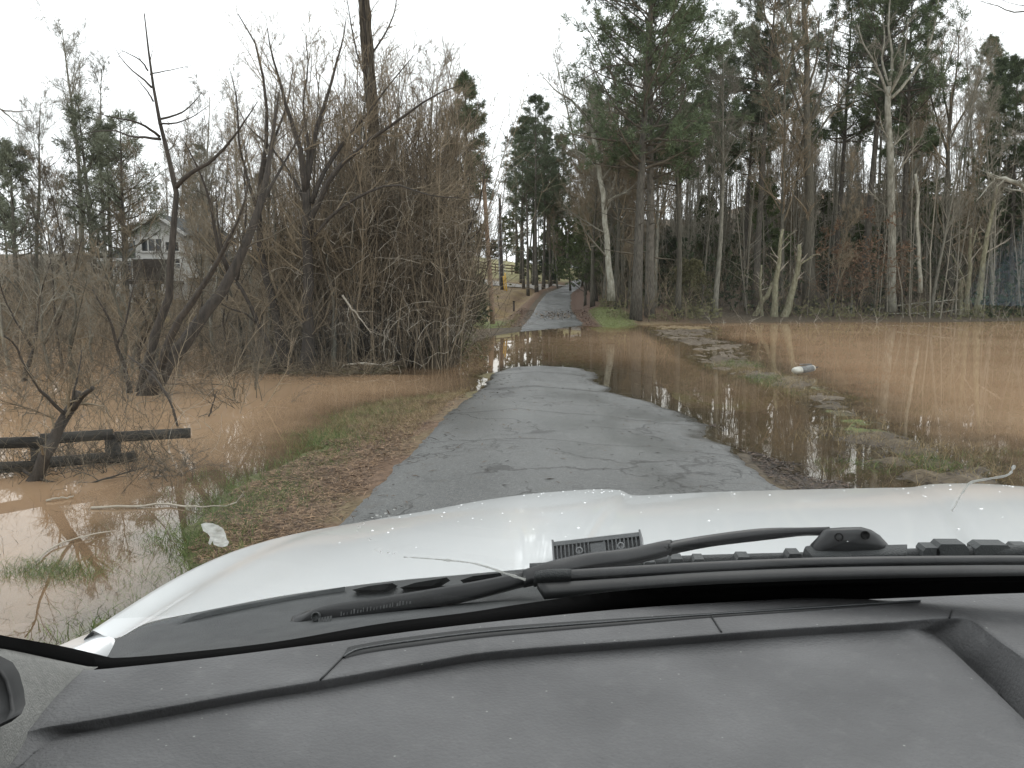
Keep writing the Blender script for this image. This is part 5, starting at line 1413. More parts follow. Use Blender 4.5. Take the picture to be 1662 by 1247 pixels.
def dash_material():
    m = bpy.data.materials.new('dash_plastic'); m.use_nodes = True
    n, l = m.node_tree.nodes, m.node_tree.links
    b = n['Principled BSDF']; tc = n.new('ShaderNodeTexCoord')
    def nz(s, d):
        z = n.new('ShaderNodeTexNoise'); z.inputs['Scale'].default_value = s; z.inputs['Detail'].default_value = d; l.new(tc.outputs['Object'], z.inputs['Vector']); return z.outputs['Fac']
    def mr(v, a, c, lo=0, hi=1):
        r = n.new('ShaderNodeMapRange'); r.inputs['From Min'].default_value = a; r.inputs['From Max'].default_value = c; r.inputs['To Min'].default_value = lo; r.inputs['To Max'].default_value = hi
        l.new(v, r.inputs['Value']); return r.outputs[0]
    def mx(f, a, c):
        x = n.new('ShaderNodeMix'); x.data_type = 'RGBA'; l.new(f, x.inputs['Factor'])
        for s, v in (('A', a), ('B', c)):
            if isinstance(v, tuple): x.inputs[s].default_value = (*v, 1)
            else: l.new(v, x.inputs[s])
        return x.outputs['Result']
    c = mx(mr(nz(9, 6), .35, .7), (.092, .092, .094), (.148, .148, .150))
    c = mx(mr(nz(60, 5), .55, .85, 0, .3), c, (.22, .22, .215))
    c = mx(mr(nz(420, 2), .3, .7, .0, .35), c, (.10, .10, .10))
    vo = n.new('ShaderNodeTexVoronoi'); vo.inputs['Scale'].default_value = 55; l.new(tc.outputs['Object'], vo.inputs['Vector'])
    c = mx(mr(vo.outputs['Distance'], .060, .03, 0, .7), c, (.36, .36, .34))       # dust specks
    l.new(c, b.inputs['Base Color'])
    b.inputs['Roughness'].default_value = .62; b.inputs['Specular IOR Level'].default_value = .35
    bp = n.new('ShaderNodeBump'); bp.inputs['Strength'].default_value = .8; bp.inputs['Distance'].default_value = .0012
    l.new(nz(330, 2), bp.inputs['Height']); l.new(bp.outputs[0], b.inputs['Normal'])
    return m
dash_m = dash_material()

TO = np.array([.5, .6, .1])
truck = empty('pickup_truck', TO, 'white pickup truck seen from its driver seat, bonnet, wipers and grey dashboard filling the foreground', 'pickup truck')
def part(mb, name, m, parent=None, smooth=True):
    mb.v = [v - (TO if parent is None or parent == truck else 0) - (TO if parent is not None and parent != truck else 0) for v in mb.v]
    return mb.build(name, m, parent or truck, smooth)
def ix(lst, n):
    """resample rows by index, smooth"""
    p = np.asarray(lst, float); k = len(p)
    q = np.concatenate([[2 * p[0] - p[1]], p, [2 * p[-1] - p[-2]]])
    t = np.linspace(0, k - 1, n); i = np.minimum(t.astype(int), k - 2); f = (t - i)[:, None]
    p0, p1, p2, p3 = q[i], q[i + 1], q[i + 2], q[i + 3]
    return 0.5 * (2 * p1 + (p2 - p0) * f + (2 * p0 - 5 * p1 + 4 * p2 - p3) * f ** 2 + (3 * p1 - p0 - 3 * p2 + p3) * f ** 3)
A3 = lambda rows: np.array([at(*r) for r in rows])
Gz = lambda rows, dz: np.array([gz(a, b, CZ + dz) for a, b in rows])

# ---- bonnet: rear edge and front edge keyed column by column, with the two raised ridges ---------------
cols = [((150, 1023, .985), (600, 846, 2.20)), ((188, 1036, .945), (618, 842, 2.24)), ((240, 1011, .955), (640, 838, 2.28)), ((330, 992, .98), (700, 828, 2.33)), ((460, 967, 1.03), (780, 813, 2.37)),
        ((620, 945, 1.07), (860, 802, 2.39)), ((760, 932, 1.09), (920, 797, 2.40)), ((850, 924, 1.10), (960, 794.5, 2.41)), ((900, 920, 1.11), (988, 794.5, 2.41)),
        ((922, 919, 1.11), (1008, 796.5, 2.41)), ((942, 920, 1.115), (1026, 801.5, 2.405)), ((1000, 918, 1.12), (1056, 801.5, 2.405)), ((1150, 914, 1.13), (1150, 797, 2.41)),
        ((1300, 910, 1.13), (1280, 793, 2.42)), ((1450, 905, 1.12), (1420, 790, 2.41)), ((1560, 901, 1.12), (1476, 789, 2.40)), ((1600, 896, 1.12), (1512, 786, 2.39)),
        ((1700, 893, 1.10), (1580, 785, 2.35)), ((1850, 892, 1.05), (1662, 790, 2.25)), ((2050, 904, .98), (1760, 803, 2.12)), ((2250, 934, .9), (1850, 830, 1.95))]
NR = 26
rows = []
Rr = ix([at(*c[0]) for c in cols], 118); Fr = ix([at(*c[1]) for c in cols], 118)
t = np.linspace(0, 1, NR)
HP = Rr[None] * (1 - t)[:, None, None] + Fr[None] * t[:, None, None]
bul = np.sin(np.pi * t)[:, None] * .020
HP[..., 2] += bul
uc = np.linspace(0, 20, 118)
HP[..., 2] -= .016 * (1 - .75 * t)[:, None] * (sstep(8.9, 10.1, uc) * sstep(16.2, 15.0, uc))[None]
u = np.linspace(0, 1, 118)
HP[..., 0] -= (np.sin(np.pi * t)[:, None] * .075) * np.exp(-(u / .10) ** 2)[None]
HP[..., 2] -= (np.sin(np.pi * t)[:, None] * .004) * np.exp(-(u / .05) ** 2)[None]
fold = [HP[-1] + np.array([0, .025, -.02]), HP[-1] + np.array([0, .035, -.06]), HP[-1] + np.array([0, .04, -.18]), HP[-1] + np.array([0, 0, -.75])]
back = [HP[0] + np.array([0, -.004, -.03])]
HP = np.concatenate([HP, np.stack(fold)])
side = [HP[:, 0] + np.array([-.012, 0, -.012]), HP[:, 0] + np.array([-.022, 0, -.05]), HP[:, 0] + np.array([-.03, 0, -.2]), HP[:, 0] + np.array([-.03, 0, -.7])]
HP = np.concatenate([np.stack(side[::-1], 1), HP], 1)
mb = MB(); mb.grid(HP); hood = part(mb, 'bonnet', paint)
# fender end below the gap
e0 = Gz([(78, 1056), (112, 1040), (150, 1026.5)], -.405); e1 = A3([(186, 1037.5, .93), (160, 1052, .905), (126, 1068, .88)])
E0 = A3([(74, 1058, 1.0), (112, 1041, 1.015), (149, 1026, 1.02)]); E1 = A3([(124, 1070, .88), (158, 1053, .91), (186, 1037, .935)])
mb = MB(); mb.grid(np.stack([ix(E0 + [0, 0, -.06], 10), ix(E0, 10), ix(E0 * .5 + E1 * .5 + [0, 0, .001], 10), ix(E1, 10), ix(E1 + [0, 0, -.05], 10)])); part(mb, 'fender', paint)
# rain drops on the bonnet
rg = np.random.default_rng(400)
dr = MB()
for k in range(120):
    i = rg.integers(3, NR - 1); j = rg.integers(20, 108)
    if rg.random() < .45: i = rg.integers(NR - 6, NR + 1)
    a, b = rg.random(2)
    c = HP[i, j] * (1 - a) + HP[i, j + 1] * a; c = c * (1 - b) + (HP[i + 1, j] * (1 - a) + HP[i + 1, j + 1] * a) * b
    r_ = rg.uniform(.0014, .0036)
    dr.lathe(c - np.array([0, 0, .0006]), [(r_, 0), (r_ * .85, r_ * .32), (r_ * .5, r_ * .52), (0, r_ * .6)], 8, (0, .22, 1))
drop_m = mat('rain_drop', (.80, .82, .82), (.80, .82, .82), rough=.03, spec=1.0, coat=1.0)
o = part(dr, 'rain_drops', drop_m, hood); o['kind'] = 'stuff'

# ---- cowl ------------------------------------------------------------------------------------------
cu = [(188, 1038.5, .925), (206, 1031, .93), (240, 1014, .945), (330, 994, .97), (460, 969, 1.02), (620, 946, 1.06), (760, 933, 1.08), (850, 926, 1.09), (1000, 924, 1.10), (1150, 917, 1.11), (1300, 911, 1.11), (1450, 905, 1.10), (1662, 899, 1.085), (1850, 898, 1.05), (2100, 910, .96)]
cl_ = [(140, 1077), (170, 1079), (210, 1078), (330, 1064), (460, 1047), (620, 1022), (760, 1005), (850, 994), (1000, 980), (1150, 968), (1300, 960), (1450, 955), (1662, 950), (1850, 950), (2100, 965)]
U = ix(A3(cu), 90); D = ix(Gz(cl_, -.333), 90)
tt = np.linspace(0, 1, 7)[:, None, None]
CP = U[None] * (1 - tt) + D[None] * tt
CP[..., 2] -= .012 * np.sin(np.pi * tt[..., 0])
CP = np.concatenate([CP[:1] + np.array([0, .004, -.05]), CP], 0)
mb = MB(); mb.grid(CP); cowl = part(mb, 'cowl', plast)
cl2 = mat('cowl_corner_plastic', (.055, .06, .061), (.075, .08, .08), scale=30, rough=.5, bump=.2, bscale=400)
a = A3([(196, 1046, .915), (212, 1031, .93), (240, 1017, .94), (300, 1002, .955), (352, 990, .965), (460, 970.5, 1.01), (560, 955, 1.035)]); b = A3([(204, 1062, .89), (228, 1055, .892), (262, 1040, .90), (296, 1016, .93), (340, 998, .95), (460, 976, 1.0), (560, 957, 1.03)])
mb = MB(); mb.grid(np.stack([ix(a, 40) + [0, 0, .002], ix(b, 40) + [0, 0, .004], ix(b, 40) + [0, 0, -.008]])); part(mb, 'corner_panel', cl2)
for q in ([(571, 957.5), (600, 951), (637, 946.5), (622, 958)], [(649, 954), (674, 946), (725, 937.5), (702, 951)], [(747, 942), (768, 935), (812, 930), (790, 940)]):
    mb = MB(); top = A3([(px, py, 1.005) for px, py in q]); mb.add(np.concatenate([top, top + [0, .03, -.015]]), np.array([[0, 1, 2, 3], [0, 4, 5, 1], [1, 5, 6, 2], [2, 6, 7, 3], [3, 7, 4, 0]]))
    v = part(mb, 'vent', rubber, cowl, smooth=False)
    for s in np.linspace(.2, .8, 5):
        pass
# rubber seal along the bonnet's rear edge with its clips
sl = [(860, 925, 1.085), (1000, 917, 1.09), (1150, 911, 1.095), (1300, 907, 1.095), (1450, 902, 1.09), (1662, 896, 1.07), (1850, 896, 1.03)]
mb = MB(); mb.tubes(ix(A3(sl), 40)[None], np.full((1, 40), .009), 8); seal = part(mb, 'bonnet_seal', plast)
for px, py, wpx, hpx in [(1054, 912, 20, 9), (1097, 908, 24, 11), (1133, 907, 20, 8), (1205, 904, 24, 9), (1287, 900, 24, 12), (1506, 890, 26, 11), (1540, 886, 50, 15), (1606, 886, 56, 12), (1655, 888, 30, 10)]:
    c = at(px, py, 1.08); mb = MB(); wd, h = wpx * 1.08 / FPX, hpx * 1.08 / FPX
    pr = np.array([[-wd / 2, 0, -h], [-wd / 2, 0, -.1 * h], [-wd * .36, 0, h * .45], [wd * .36, 0, h * .5], [wd / 2, 0, -.1 * h], [wd / 2, 0, -h]])
    V = np.concatenate([c + pr + [0, -.012, 0], c + pr + [0, .012, 0]]); n = 6
    mb.add(V, np.array([[i, (i + 1) % n, (i + 1) % n + n, i + n] for i in range(n)])); mb.add(V, np.array([list(range(n))[::-1], list(range(n, 2 * n))]))
    part(mb, 'clip', cl2, seal, smooth=False)

# ---- wipers -------------------------------------------------------------------------------------------
def bar(top, bot, depth, m, name, parent=None, n=40, round_=.3):
    T = ix(A3(top), n); B = ix(A3(bot), n)
    ax = unit(np.gradient(T, axis=0)); up = T - B; nrm = unit(np.cross(up, ax)); nrm = nrm * np.sign(-nrm[:, 1:2])
    nrm = nrm * depth
    r_ = round_
    rows_ = [B - nrm * .0, B + (T - B) * .02 + nrm * (1 - r_), B + (T - B) * r_ * .6 + nrm, B + (T - B) * (1 - r_ * .6) + nrm, B + (T - B) * .98 + nrm * (1 - r_), T, T - nrm, B - nrm]
    mb = MB(); V = np.stack(rows_ + rows_[:1]); mb.grid(V)
    k = len(rows_)
    for e in (0, n - 1):
        mb.f.append((np.arange(k) * n + e)[None])
    return part(mb, name, m, parent)
wl_root = bar([(478, 1006, .90), (525, 984, .915), (640, 966, .93), (760, 946, .95), (858, 928, .975)], [(470, 1024, .90), (520, 1020, .905), (640, 998, .92), (760, 975, .94), (858, 948, .965)], .008, wiper_m, 'driver_wiper')
scr = mat('pale_stroke_grey', (.12, .125, .125), (.2, .205, .205), scale=90, rough=.7)  # unreadable pale strokes laid along the wiper bar
mb = MB(); rg = np.random.default_rng(5)
for k in range(22):
    f = k / 21; px = 552 + 112 * f + rg.uniform(-1, 1); py = 1000 - 19.5 * f; h = rg.uniform(4, 7.5)
    c0_ = at(px, py, .898 + .018 * f); c1_ = at(px + .6, py - h, .898 + .018 * f); d_ = (at(px + rg.uniform(1.2, 2.8), py - .4, .898 + .018 * f) - c0_)
    mb.add([c0_, c0_ + d_, c1_ + d_, c1_], np.array([[0, 1, 2, 3]]))
for k in range(5):
    c0_ = at(516 + k * 4.6, 1013 - k * .8, .890); c1_ = at(517 + k * 4.6, 1003 - k * .8, .890); d_ = at(519.5 + k * 4.6, 1012.5 - k * .8, .890) - c0_
    mb.add([c0_, c0_ + d_, c1_ + d_, c1_], np.array([[0, 1, 2, 3]]))
part(mb, 'pale_strokes', scr, wl_root, smooth=False)
mb = MB(); mb.lathe(at(512, 1001, .893), [(.0055, -.004), (.0055, .0), (.004, .0008), (.004, -.002), (0, -.002)], 14, (0, -1, .45)); part(mb, 'screw', plast, wl_root)
arm = bar([(848, 928, .97), (900, 912, .985), (960, 899, 1.0), (1020, 892, 1.015), (1084, 879, 1.03), (1085, 883, 1.03), (1150, 871, 1.045), (1230, 861, 1.055), (1300, 858, 1.06), (1345, 857, 1.06)],
          [(850, 950, .955), (900, 938, .965), (960, 923, .985), (1020, 914, 1.0), (1084, 899, 1.015), (1085, 895, 1.015), (1150, 884, 1.035), (1230, 874, 1.045), (1300, 868, 1.055), (1345, 867, 1.055)], .006, wiper_m, 'wiper_arm', n=70)
blade = bar([(868, 934, .94), (900, 929, .945), (1000, 922.5, .96), (1150, 914, .975), (1320, 908, .985), (1480, 906, .985), (1662, 905.5, .975), (1850, 908, .94)],
            [(866, 948, .93), (900, 946, .935), (1000, 939, .95), (1150, 930, .965), (1320, 922, .975), (1480, 919, .975), (1662, 918, .965), (1850, 922, .93)], .006, wiper_m, 'wiper_blade', n=60)
bar([(872, 950, .92), (1000, 942, .94), (1150, 932, .955), (1320, 925, .965), (1480, 922, .965), (1662, 921, .955), (1850, 925, .92)],
    [(884, 968, .905), (1000, 960, .925), (1150, 948, .94), (1320, 941, .95), (1480, 938, .95), (1662, 937, .94), (1850, 941, .905)], .005, rubber, 'rubber_strip', blade, n=60)
bar([(868, 932, .932), (890, 928, .936), (926, 925.5, .94)], [(866, 945, .925), (890, 943, .928), (926, 941, .934)], .010, plast, 'end_cap', blade, n=10)
# pivot cover: an outline with depth and rounded shoulders
ol = np.array([(1309, 903), (1310, 893), (1316, 883), (1326, 873), (1336, 861), (1344, 857.5), (1370, 856), (1398, 855.5), (1414, 860), (1428, 869), (1440, 882), (1446, 891), (1440, 897), (1400, 899), (1360, 903)])
cpx = ol.mean(0)
lay = [(1.0, 1.075), (1.0, 1.045), (.95, 1.034), (.78, 1.027), (.4, 1.024), (.02, 1.023)]
mb = MB(); V = np.stack([np.array([at(*(cpx + (p - cpx) * s), Y) for p in np.vstack([ol, ol[:1]])]) for s, Y in lay]); mb.grid(V)
piv = part(mb, 'pivot_cover', wiper_m)
for px, py in ((1362, 872), (1405, 869)):
    mb = MB(); mb.lathe(at(px, py, 1.0225), [(.0052, -.006), (.0052, .0006), (.004, .0006), (.0036, -.003), (0, -.003)], 14, (0, -1, .3)); part(mb, 'hole', frit_m, piv)
bar([(1304, 895, 1.035), (1314, 890, 1.04), (1380, 892, 1.04), (1446, 889, 1.04), (1471, 888.5, 1.04)], [(1318, 911, 1.02), (1326, 911, 1.02), (1380, 910, 1.02), (1446, 908, 1.02), (1471, 907, 1.02)], .007, plast, 'pivot_bracket', n=24)

# ---- small light bar with cooling fins on the bonnet's rear edge ------------------------------------
lc = at(970, 890, 1.13); lx = unit(at(1041, 881, 1.125) - at(900, 897, 1.135)); ly = unit(np.cross([0, 0, 1.0], lx)); lz = np.cross(lx, ly)
ly, lz = (ly * math.cos(.6) - lz * math.sin(.6), lz * math.cos(.6) + ly * math.sin(.6))
M3 = np.stack([lx, ly, lz], 1); k_ = 1.13 / FPX
def lbx(mb, cx, cy, cz, sx, sy, sz): return mb.box(lc + M3 @ np.array([cx, cy, cz]), (sx, sy, sz), R=M3)
WB = 143 * k_; HB = 37 * k_
mb = MB()
pr = [(-.006, -HB / 2), (-.006, HB * .16), (-.0115, HB * .22), (-.010, HB * .40), (-.003, HB * .5), (.012, HB * .5), (.03, HB * .42), (.034, 0), (.03, -HB * .45), (.012, -HB / 2)]
V = np.array([[lc + M3 @ np.array([x, y, z]) for y, z in pr + pr[:1]] for x in np.linspace(-WB / 2, WB / 2, 2)]); mb.grid(V)
mb.f.append((np.arange(10))[None]); mb.f.append((np.arange(10) + 11)[::-1][None])
lb_ = part(mb, 'light_bar', alu, smooth=False)
mb = MB()
for x in np.linspace(-WB * .46, WB * .46, 21):
    if abs(x) < WB * .09: continue
    lbx(mb, x, -.0095, -HB * .12, .0018, .007, HB * .62)
part(mb, 'cooling_fins', alu, lb_, smooth=False)
mb = MB()
for x in (-WB / 2 - .0012, WB / 2 + .0012): lbx(mb, x, .010, 0, .0024, .044, HB * 1.03)
part(mb, 'end_plate', alu_l, lb_, smooth=False)
for x in (-WB * .20, WB * .28):
    mb = MB(); mb.lathe(lc + M3 @ np.array([x, -.013, -HB * .16]), [(.0052, -.004), (.0052, .002), (.0036, .003), (.0034, 0), (0, 0)], 14, -ly); part(mb, 'screw', alu_l, lb_)
mb = MB(); lbx(mb, WB * .02, -.0115, -HB * .22, 25 * k_, .009, HB * .62); lbx(mb, WB * .02, -.006, -HB * .62, 32 * k_, .02, HB * .4); part(mb, 'bracket', alu, lb_, smooth=False)

# ---- windscreen -------------------------------------------------------------------------------------
def glass_material():
    m = bpy.data.materials.new('windscreen_glass'); m.use_nodes = True
    n, l = m.node_tree.nodes, m.node_tree.links; n.clear()
    out = n.new('ShaderNodeOutputMaterial')
    tr = n.new('ShaderNodeBsdfTransparent'); tr.inputs['Color'].default_value = (.985, .99, .985, 1)
    gl = n.new('ShaderNodeBsdfGlossy'); gl.inputs['Roughness'].default_value = .0
    fr = n.new('ShaderNodeFresnel'); fr.inputs['IOR'].default_value = 1.38
    m1 = n.new('ShaderNodeMixShader'); l.new(fr.outputs[0], m1.inputs[0]); l.new(tr.outputs[0], m1.inputs[1]); l.new(gl.outputs[0], m1.inputs[2])
    tl = n.new('ShaderNodeBsdfTranslucent'); tl.inputs['Color'].default_value = (.85, .86, .84, 1)
    m2 = n.new('ShaderNodeMixShader'); tcg = n.new('ShaderNodeTexCoord'); mg = n.new('ShaderNodeMapping'); mg.inputs['Scale'].default_value = (3, 9, 9); mg.inputs['Rotation'].default_value = (0, 0, .5)
    ng = n.new('ShaderNodeTexNoise'); ng.inputs['Scale'].default_value = 1.6; ng.inputs['Detail'].default_value = 5
    l.new(tcg.outputs['Object'], mg.inputs[0]); l.new(mg.outputs[0], ng.inputs['Vector'])
    rg_ = n.new('ShaderNodeMapRange'); rg_.inputs['From Min'].default_value = .45; rg_.inputs['From Max'].default_value = .75; rg_.inputs['To Min'].default_value = .0008; rg_.inputs['To Max'].default_value = .009
    l.new(ng.outputs['Fac'], rg_.inputs['Value']); l.new(rg_.outputs[0], m2.inputs[0]); l.new(m1.outputs[0], m2.inputs[1]); l.new(tl.outputs[0], m2.inputs[2])
    l.new(m2.outputs[0], out.inputs[0])
    return m
def glass(X, tz):
    q = (X - .45)
    yb = .845 - .20 * q * q
    return np.stack([X, yb - tz / .95, CZ - .32 + .03 * q * q + tz], -1)
GXX, GTT = np.meshgrid(np.linspace(-.72, 1.75, 40), np.linspace(0, .66, 24))
mb = MB(); mb.grid(glass(GXX, GTT)); wind = part(mb, 'windscreen', glass_material())
def on_glass(px, py, off=.003):
    d = ray(px, py); lo, hi = .2, 1.2
    for _ in range(40):
        m_ = (lo + hi) / 2; p = C0 + d * (m_ / d[1]); q = p[0] - .45
        tz = p[2] - (CZ - .32 + .03 * q * q)
        if m_ > .845 - .20 * q * q - tz / .95: hi = m_
        else: lo = m_
    return C0 + d * ((lo - off) / d[1])
OG = lambda pts, off=.003: np.array([on_glass(*p, off) for p in pts])
fu = [(-60, 1022), (0, 1036), (60, 1046), (104, 1056), (180, 1068), (330, 1056), (460, 1040), (620, 1012), (760, 994), (850, 980), (1000, 960), (1150, 949), (1300, 943), (1450, 939), (1662, 935), (1850, 935), (2100, 955)]
fl = [(-60, 1036), (0, 1052), (60, 1064), (104, 1075), (180, 1092), (330, 1078), (460, 1062), (620, 1038), (760, 1021), (850, 1006), (1000, 988), (1150, 973), (1300, 963), (1450, 956), (1662, 947), (1850, 945), (2100, 960)]
mb = MB(); near_ = lambda pts, dz: np.array([min((gz(a, b, CZ + dz), on_glass(a, b, .004)), key=lambda q: q[1]) for a, b in pts]); A_ = ix(near_(fu, -.314), 80); B_ = ix(near_(fl, -.310), 80); mb.grid(np.stack([A_ + [0, .004, -.006], A_, B_, B_ + [0, .006, -.012]])); part(mb, 'frit_band', frit_m, wind)
def smear_material():
    m = bpy.data.materials.new('dried_splash'); m.use_nodes = True
    n, l = m.node_tree.nodes, m.node_tree.links
    b = n['Principled BSDF']; b.inputs['Base Color'].default_value = (.72, .72, .68, 1); b.inputs['Roughness'].default_value = .6
    tl = n.new('ShaderNodeBsdfTranslucent'); tl.inputs['Color'].default_value = (.62, .63, .61, 1); ms = n.new('ShaderNodeMixShader'); ms.inputs[0].default_value = .75; l.new(b.outputs[0], ms.inputs[1]); l.new(tl.outputs[0], ms.inputs[2]); 
    tp = n.new('ShaderNodeBsdfTransparent'); zz_ = n.new('ShaderNodeTexNoise'); zz_.inputs['Scale'].default_value = 160; zz_.inputs['Detail'].default_value = 4
    tcc = n.new('ShaderNodeTexCoord'); l.new(tcc.outputs['Object'], zz_.inputs['Vector'])
    rm = n.new('ShaderNodeMapRange'); rm.inputs['From Min'].default_value = .3; rm.inputs['From Max'].default_value = .7; rm.inputs['To Min'].default_value = .12; rm.inputs['To Max'].default_value = .6
    l.new(zz_.outputs['Fac'], rm.inputs['Value']); m3 = n.new('ShaderNodeMixShader'); l.new(rm.outputs[0], m3.inputs[0]); l.new(ms.outputs[0], m3.inputs[1]); l.new(tp.outputs[0], m3.inputs[2]); l.new(m3.outputs[0], n['Material Output'].inputs[0])
    return m
smear = smear_material()
# whitish dried splash low on the left of the glass
ol = np.array([(326, 851), (334, 848.5), (345, 849.5), (354, 853), (362, 858), (366, 866), (368, 875), (372, 880), (369, 886), (361, 888.5), (354, 887), (347, 884), (345, 879), (341, 885), (338, 882), (341, 872), (337, 866), (330, 862)])
rg = np.random.default_rng(3)
c_ = ol.mean(0)
mb = MB(); V = np.stack([OG(c_ + (np.vstack([ol, ol[:1]]) - c_) * s, .002 + .003 * (1 - s)) for s in (1, .8, .5, .02)]); mb.grid(V); part(mb, 'bird_dropping', smear, wind)
for pts in ([(655, 904.5), (690, 906.5), (720, 909), (750, 912), (770, 915), (792, 921), (815, 929), (840, 937), (852, 941)], [(1545, 829), (1550, 822), (1560, 803), (1570, 789), (1576, 783), (1600, 778), (1630, 773), (1640, 768), (1646, 757)]):
    P = spline(OG(pts), 30); mb = MB(); mb.tubes(P[None], (np.linspace(.0005, .0011, 30) * (1 + .3 * rg.normal(size=30)))[None], 6); part(mb, 'dried_streak', smear, wind)
for px, py, r_ in [(583, 855, 2.5), (590, 850, 2.0), (604, 840, 2.2), (612, 836, 3.0), (618, 838, 2.4), (626, 833, 2.8), (632, 838, 1.8), (640, 827, 2.0), (580, 862, 1.8), (600, 876, 2.2), (618, 896, 2.5), (630, 897, 2.5), (640, 899, 2.0), (610, 893, 1.6), (1546, 830, 1.6)]:
    c = on_glass(px, py); rr_ = r_ * c[1] / FPX
    mb = MB(); mb.lathe(c, [(rr_, 0), (rr_ * .7, rr_ * .4), (0, rr_ * .55)], 8, (0, -.7, -.7)); part(mb, 'dried_speck', smear, wind)

# ---- dashboard ---------------------------------------------------------------------------------------
dA = [(-100, 1092), (-20, 1092), (60, 1092), (120, 1089), (180, 1085), (340, 1068), (520, 1045), (691, 1022), (860, 1003), (1059, 985), (1277, 972), (1440, 962), (1531, 957), (1574, 955), (1614, 953), (1661, 951), (1800, 948), (1950, 950)]
dS = [(-120, 1236), (0, 1203), (64, 1182), (135, 1170), (270, 1147), (404, 1123), (520, 1104), (691, 1074), (807, 1056), (1059, 1037), (1277, 1020), (1440, 1010), (1531, 1003), (1574, 1006), (1614, 1035), (1661, 1069), (1800, 1180), (1900, 1260)]
dB = [(-40, 1320), (30, 1250), (91, 1198), (168, 1184), (303, 1158), (430, 1134), (540, 1117), (691, 1088), (807, 1071), (1059, 1050), (1277, 1034), (1440, 1024), (1486, 1023), (1520, 1033), (1552, 1068), (1603, 1118), (1661, 1182), (1740, 1280)]
n = 150
SA = ix(Gz(dA, -.305), n); SS = ix(Gz(dS, -.305), n); SB = ix(np.array([gz(a, b, CZ - .3145 - .035 * sstep(1480, 1600, a)) for a, b in dB]), n)
bot = SB.copy(); bot[:, 1] = np.minimum(bot[:, 1] - .05, .42); bot[:, 2] = np.minimum(CZ - .325, SB[:, 2] - .008)
t6 = np.linspace(0, 1, 10)[:, None, None]
top_ = SA[None] * (1 - t6) + SS[None] * t6
rear = np.stack([SA + [0, .012, -.03], SA + [0, .005, -.004]])
rnd = np.stack([SS + [0, -.0006, -.0007], SS * .85 + SB * .15 + [0, 0, -.0016], SS * .15 + SB * .85 + [0, 0, -.0006]])
tb_ = np.linspace(0, 1, 10)[:, None, None]
pad = SB[None] * (1 - tb_) + bot[None] * tb_
pad[..., 2] += .004 * np.sin(np.pi * np.linspace(0, 1, 10))[:, None]
mb = MB(); mb.grid(np.concatenate([rear, top_, rnd, pad])); dash = part(mb, 'dashboard', dash_m)
# defroster slot
s0 = [(557, 1066), (562, 1056), (575, 1048), (662, 1034), (806, 1017.5), (1059, 1000.5), (1154, 995), (1320, 984), (1420, 979), (1494, 975)]
s1 = [(560, 1067), (575, 1063), (604, 1057), (680, 1046.5), (806, 1031), (1059, 1009), (1154, 1001), (1320, 990), (1420, 982), (1494, 976)]
mb = MB(); a_ = ix(Gz(s0, -.3035), 60); b_ = ix(Gz(s1, -.3040), 60); mb.grid(np.stack([a_ + [0, .001, -.003], a_, b_, b_ + [0, -.001, -.003]])); slot = part(mb, 'defroster_slot', rubber, dash)
mid_ = a_ * .45 + b_ * .55; mb = MB(); mb.tubes((mid_ + [0, 0, .0006])[None], np.full((1, 60), .0008), 6); part(mb, 'slot_rib', alu, slot)
for p, q in (((520, 1103.5), (559, 1064)), ((1154, 1000), (1171, 1026)), ((1541, 1003), (1546, 990))):
    P = np.linspace(0, 1, 6)[:, None]; e = Gz([p, q], -.3045); mb = MB(); mb.tubes((e[0] * (1 - P) + e[1] * P)[None], np.full((1, 6), .0009), 6); part(mb, 'seam', rubber, dash)
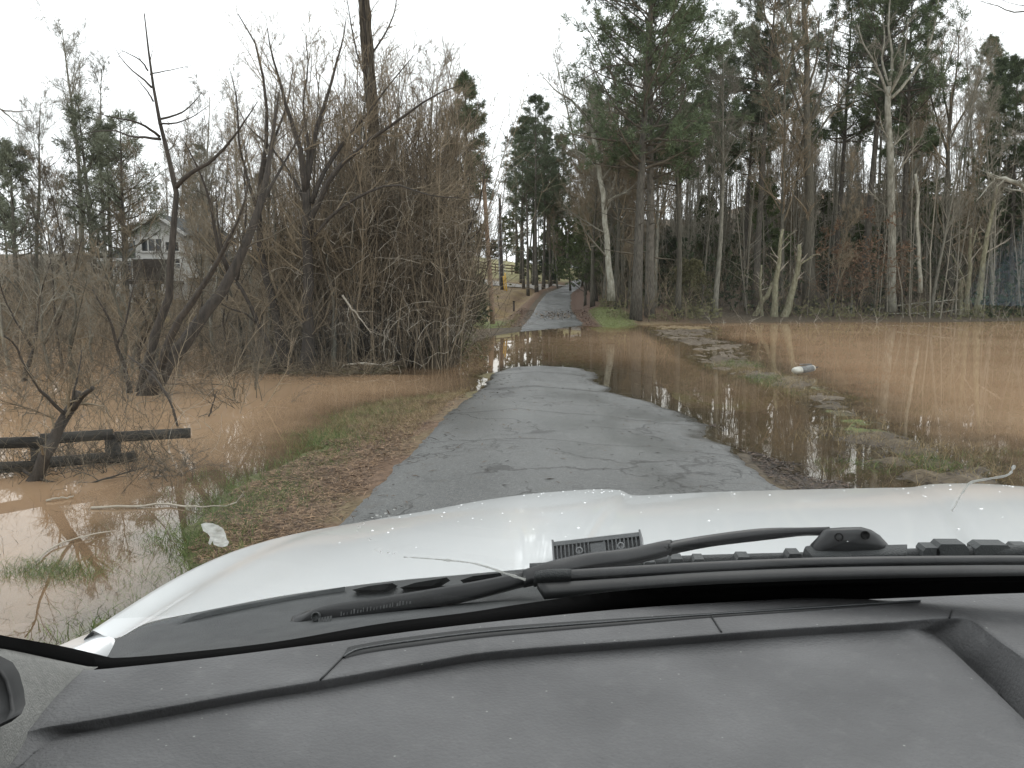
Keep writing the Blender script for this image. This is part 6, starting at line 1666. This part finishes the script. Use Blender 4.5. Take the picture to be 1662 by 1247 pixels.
# unseen pale blue paper added on the dash for its reflection in the glass
mb = MB(); bp_ = np.array([(.384, .539), (.40, .508), (.43, .474), (.50, .405), (.80, .405), (.80, .56), (.60, .552), (.47, .545)])
ctr = bp_.mean(0); rr0 = [np.concatenate([ctr + (np.vstack([bp_, bp_[:1]]) - ctr) * s, np.full((9, 1), CZ - z)], 1) for s, z in ((1.0, .302), (1.0, .284), (.97, .280), (.5, .277), (.02, .276))]
mb.grid(np.stack(rr0)); part(mb, 'reflected_blue_paper', mat('pale_blue_paper', (.34, .58, .85), (.70, .84, .95), scale=22, rough=.8), dash)
# pillar trim at the left with its speaker grille
tu = A3([(-120, 1024, .47), (-40, 1046, .51), (20, 1056, .545), (90, 1071, .59), (180, 1090, .645)]); tl = A3([(-120, 1300, .40), (-40, 1236, .45), (20, 1196, .495), (90, 1150, .56), (176, 1093, .64)])
tq = np.linspace(0, 1, 8)[:, None, None]; TP = ix(tu, 30)[None] * (1 - tq) + ix(tl, 30)[None] * tq
TP[..., 2] += .006 * np.sin(np.pi * tq[..., 0])
TP = np.concatenate([TP[:1] + np.array([0, .01, -.01]), TP, TP[-1:] + np.array([0, 0, -.02])])
mb = MB(); mb.grid(TP); pil = part(mb, 'pillar_trim', trim_g)
gu = A3([(-60, 1070, .478), (-20, 1074, .495), (4, 1086, .497), (15, 1104, .494), (22, 1130, .488), (25, 1155, .48), (18, 1172, .47), (-4, 1182, .458), (-60, 1210, .425)])
gc_ = A3([(-40, 1130, .46)])[0]
mb = MB(); mb.grid(np.stack([gu + [0, .01, 0], gu, gu * .93 + gc_ * .07 + [0, -.002, .0015], gu * .9 + gc_ * .1 + [0, -.001, -.001], gu * .05 + gc_ * .95])); part(mb, 'speaker_grille', rubber, pil)
# seal between glass and pillar
wu = A3([(-120, 1004, .50), (-40, 1026, .54), (20, 1037, .575), (90, 1050, .62), (182, 1072, .672)])
mb = MB(); q_ = ix(wu, 30); p_ = ix(tu, 30); mb.grid(np.stack([q_ + [0, .02, -.01], q_, p_ + [0, .004, 0], p_ + [0, .004, -.01]])); part(mb, 'glass_seal', frit_m)
# cabin: roof, door panels, rear wall (behind the photographer)
mb = MB()
mb.box((.5, -.62, CZ + .42), (2.5, 1.72, .06)); mb.box((.5, -1.5, CZ - .15), (2.4, .05, 1.1)); mb.box((-.72, -.55, CZ - .55), (.06, 1.8, .5)); mb.box((1.78, -.55, CZ - .55), (.06, 1.8, .5)); mb.box((.5, -.5, CZ - 1.1), (2.44, 1.9, .06))
part(mb, 'cabin_lining', head_m, smooth=False)
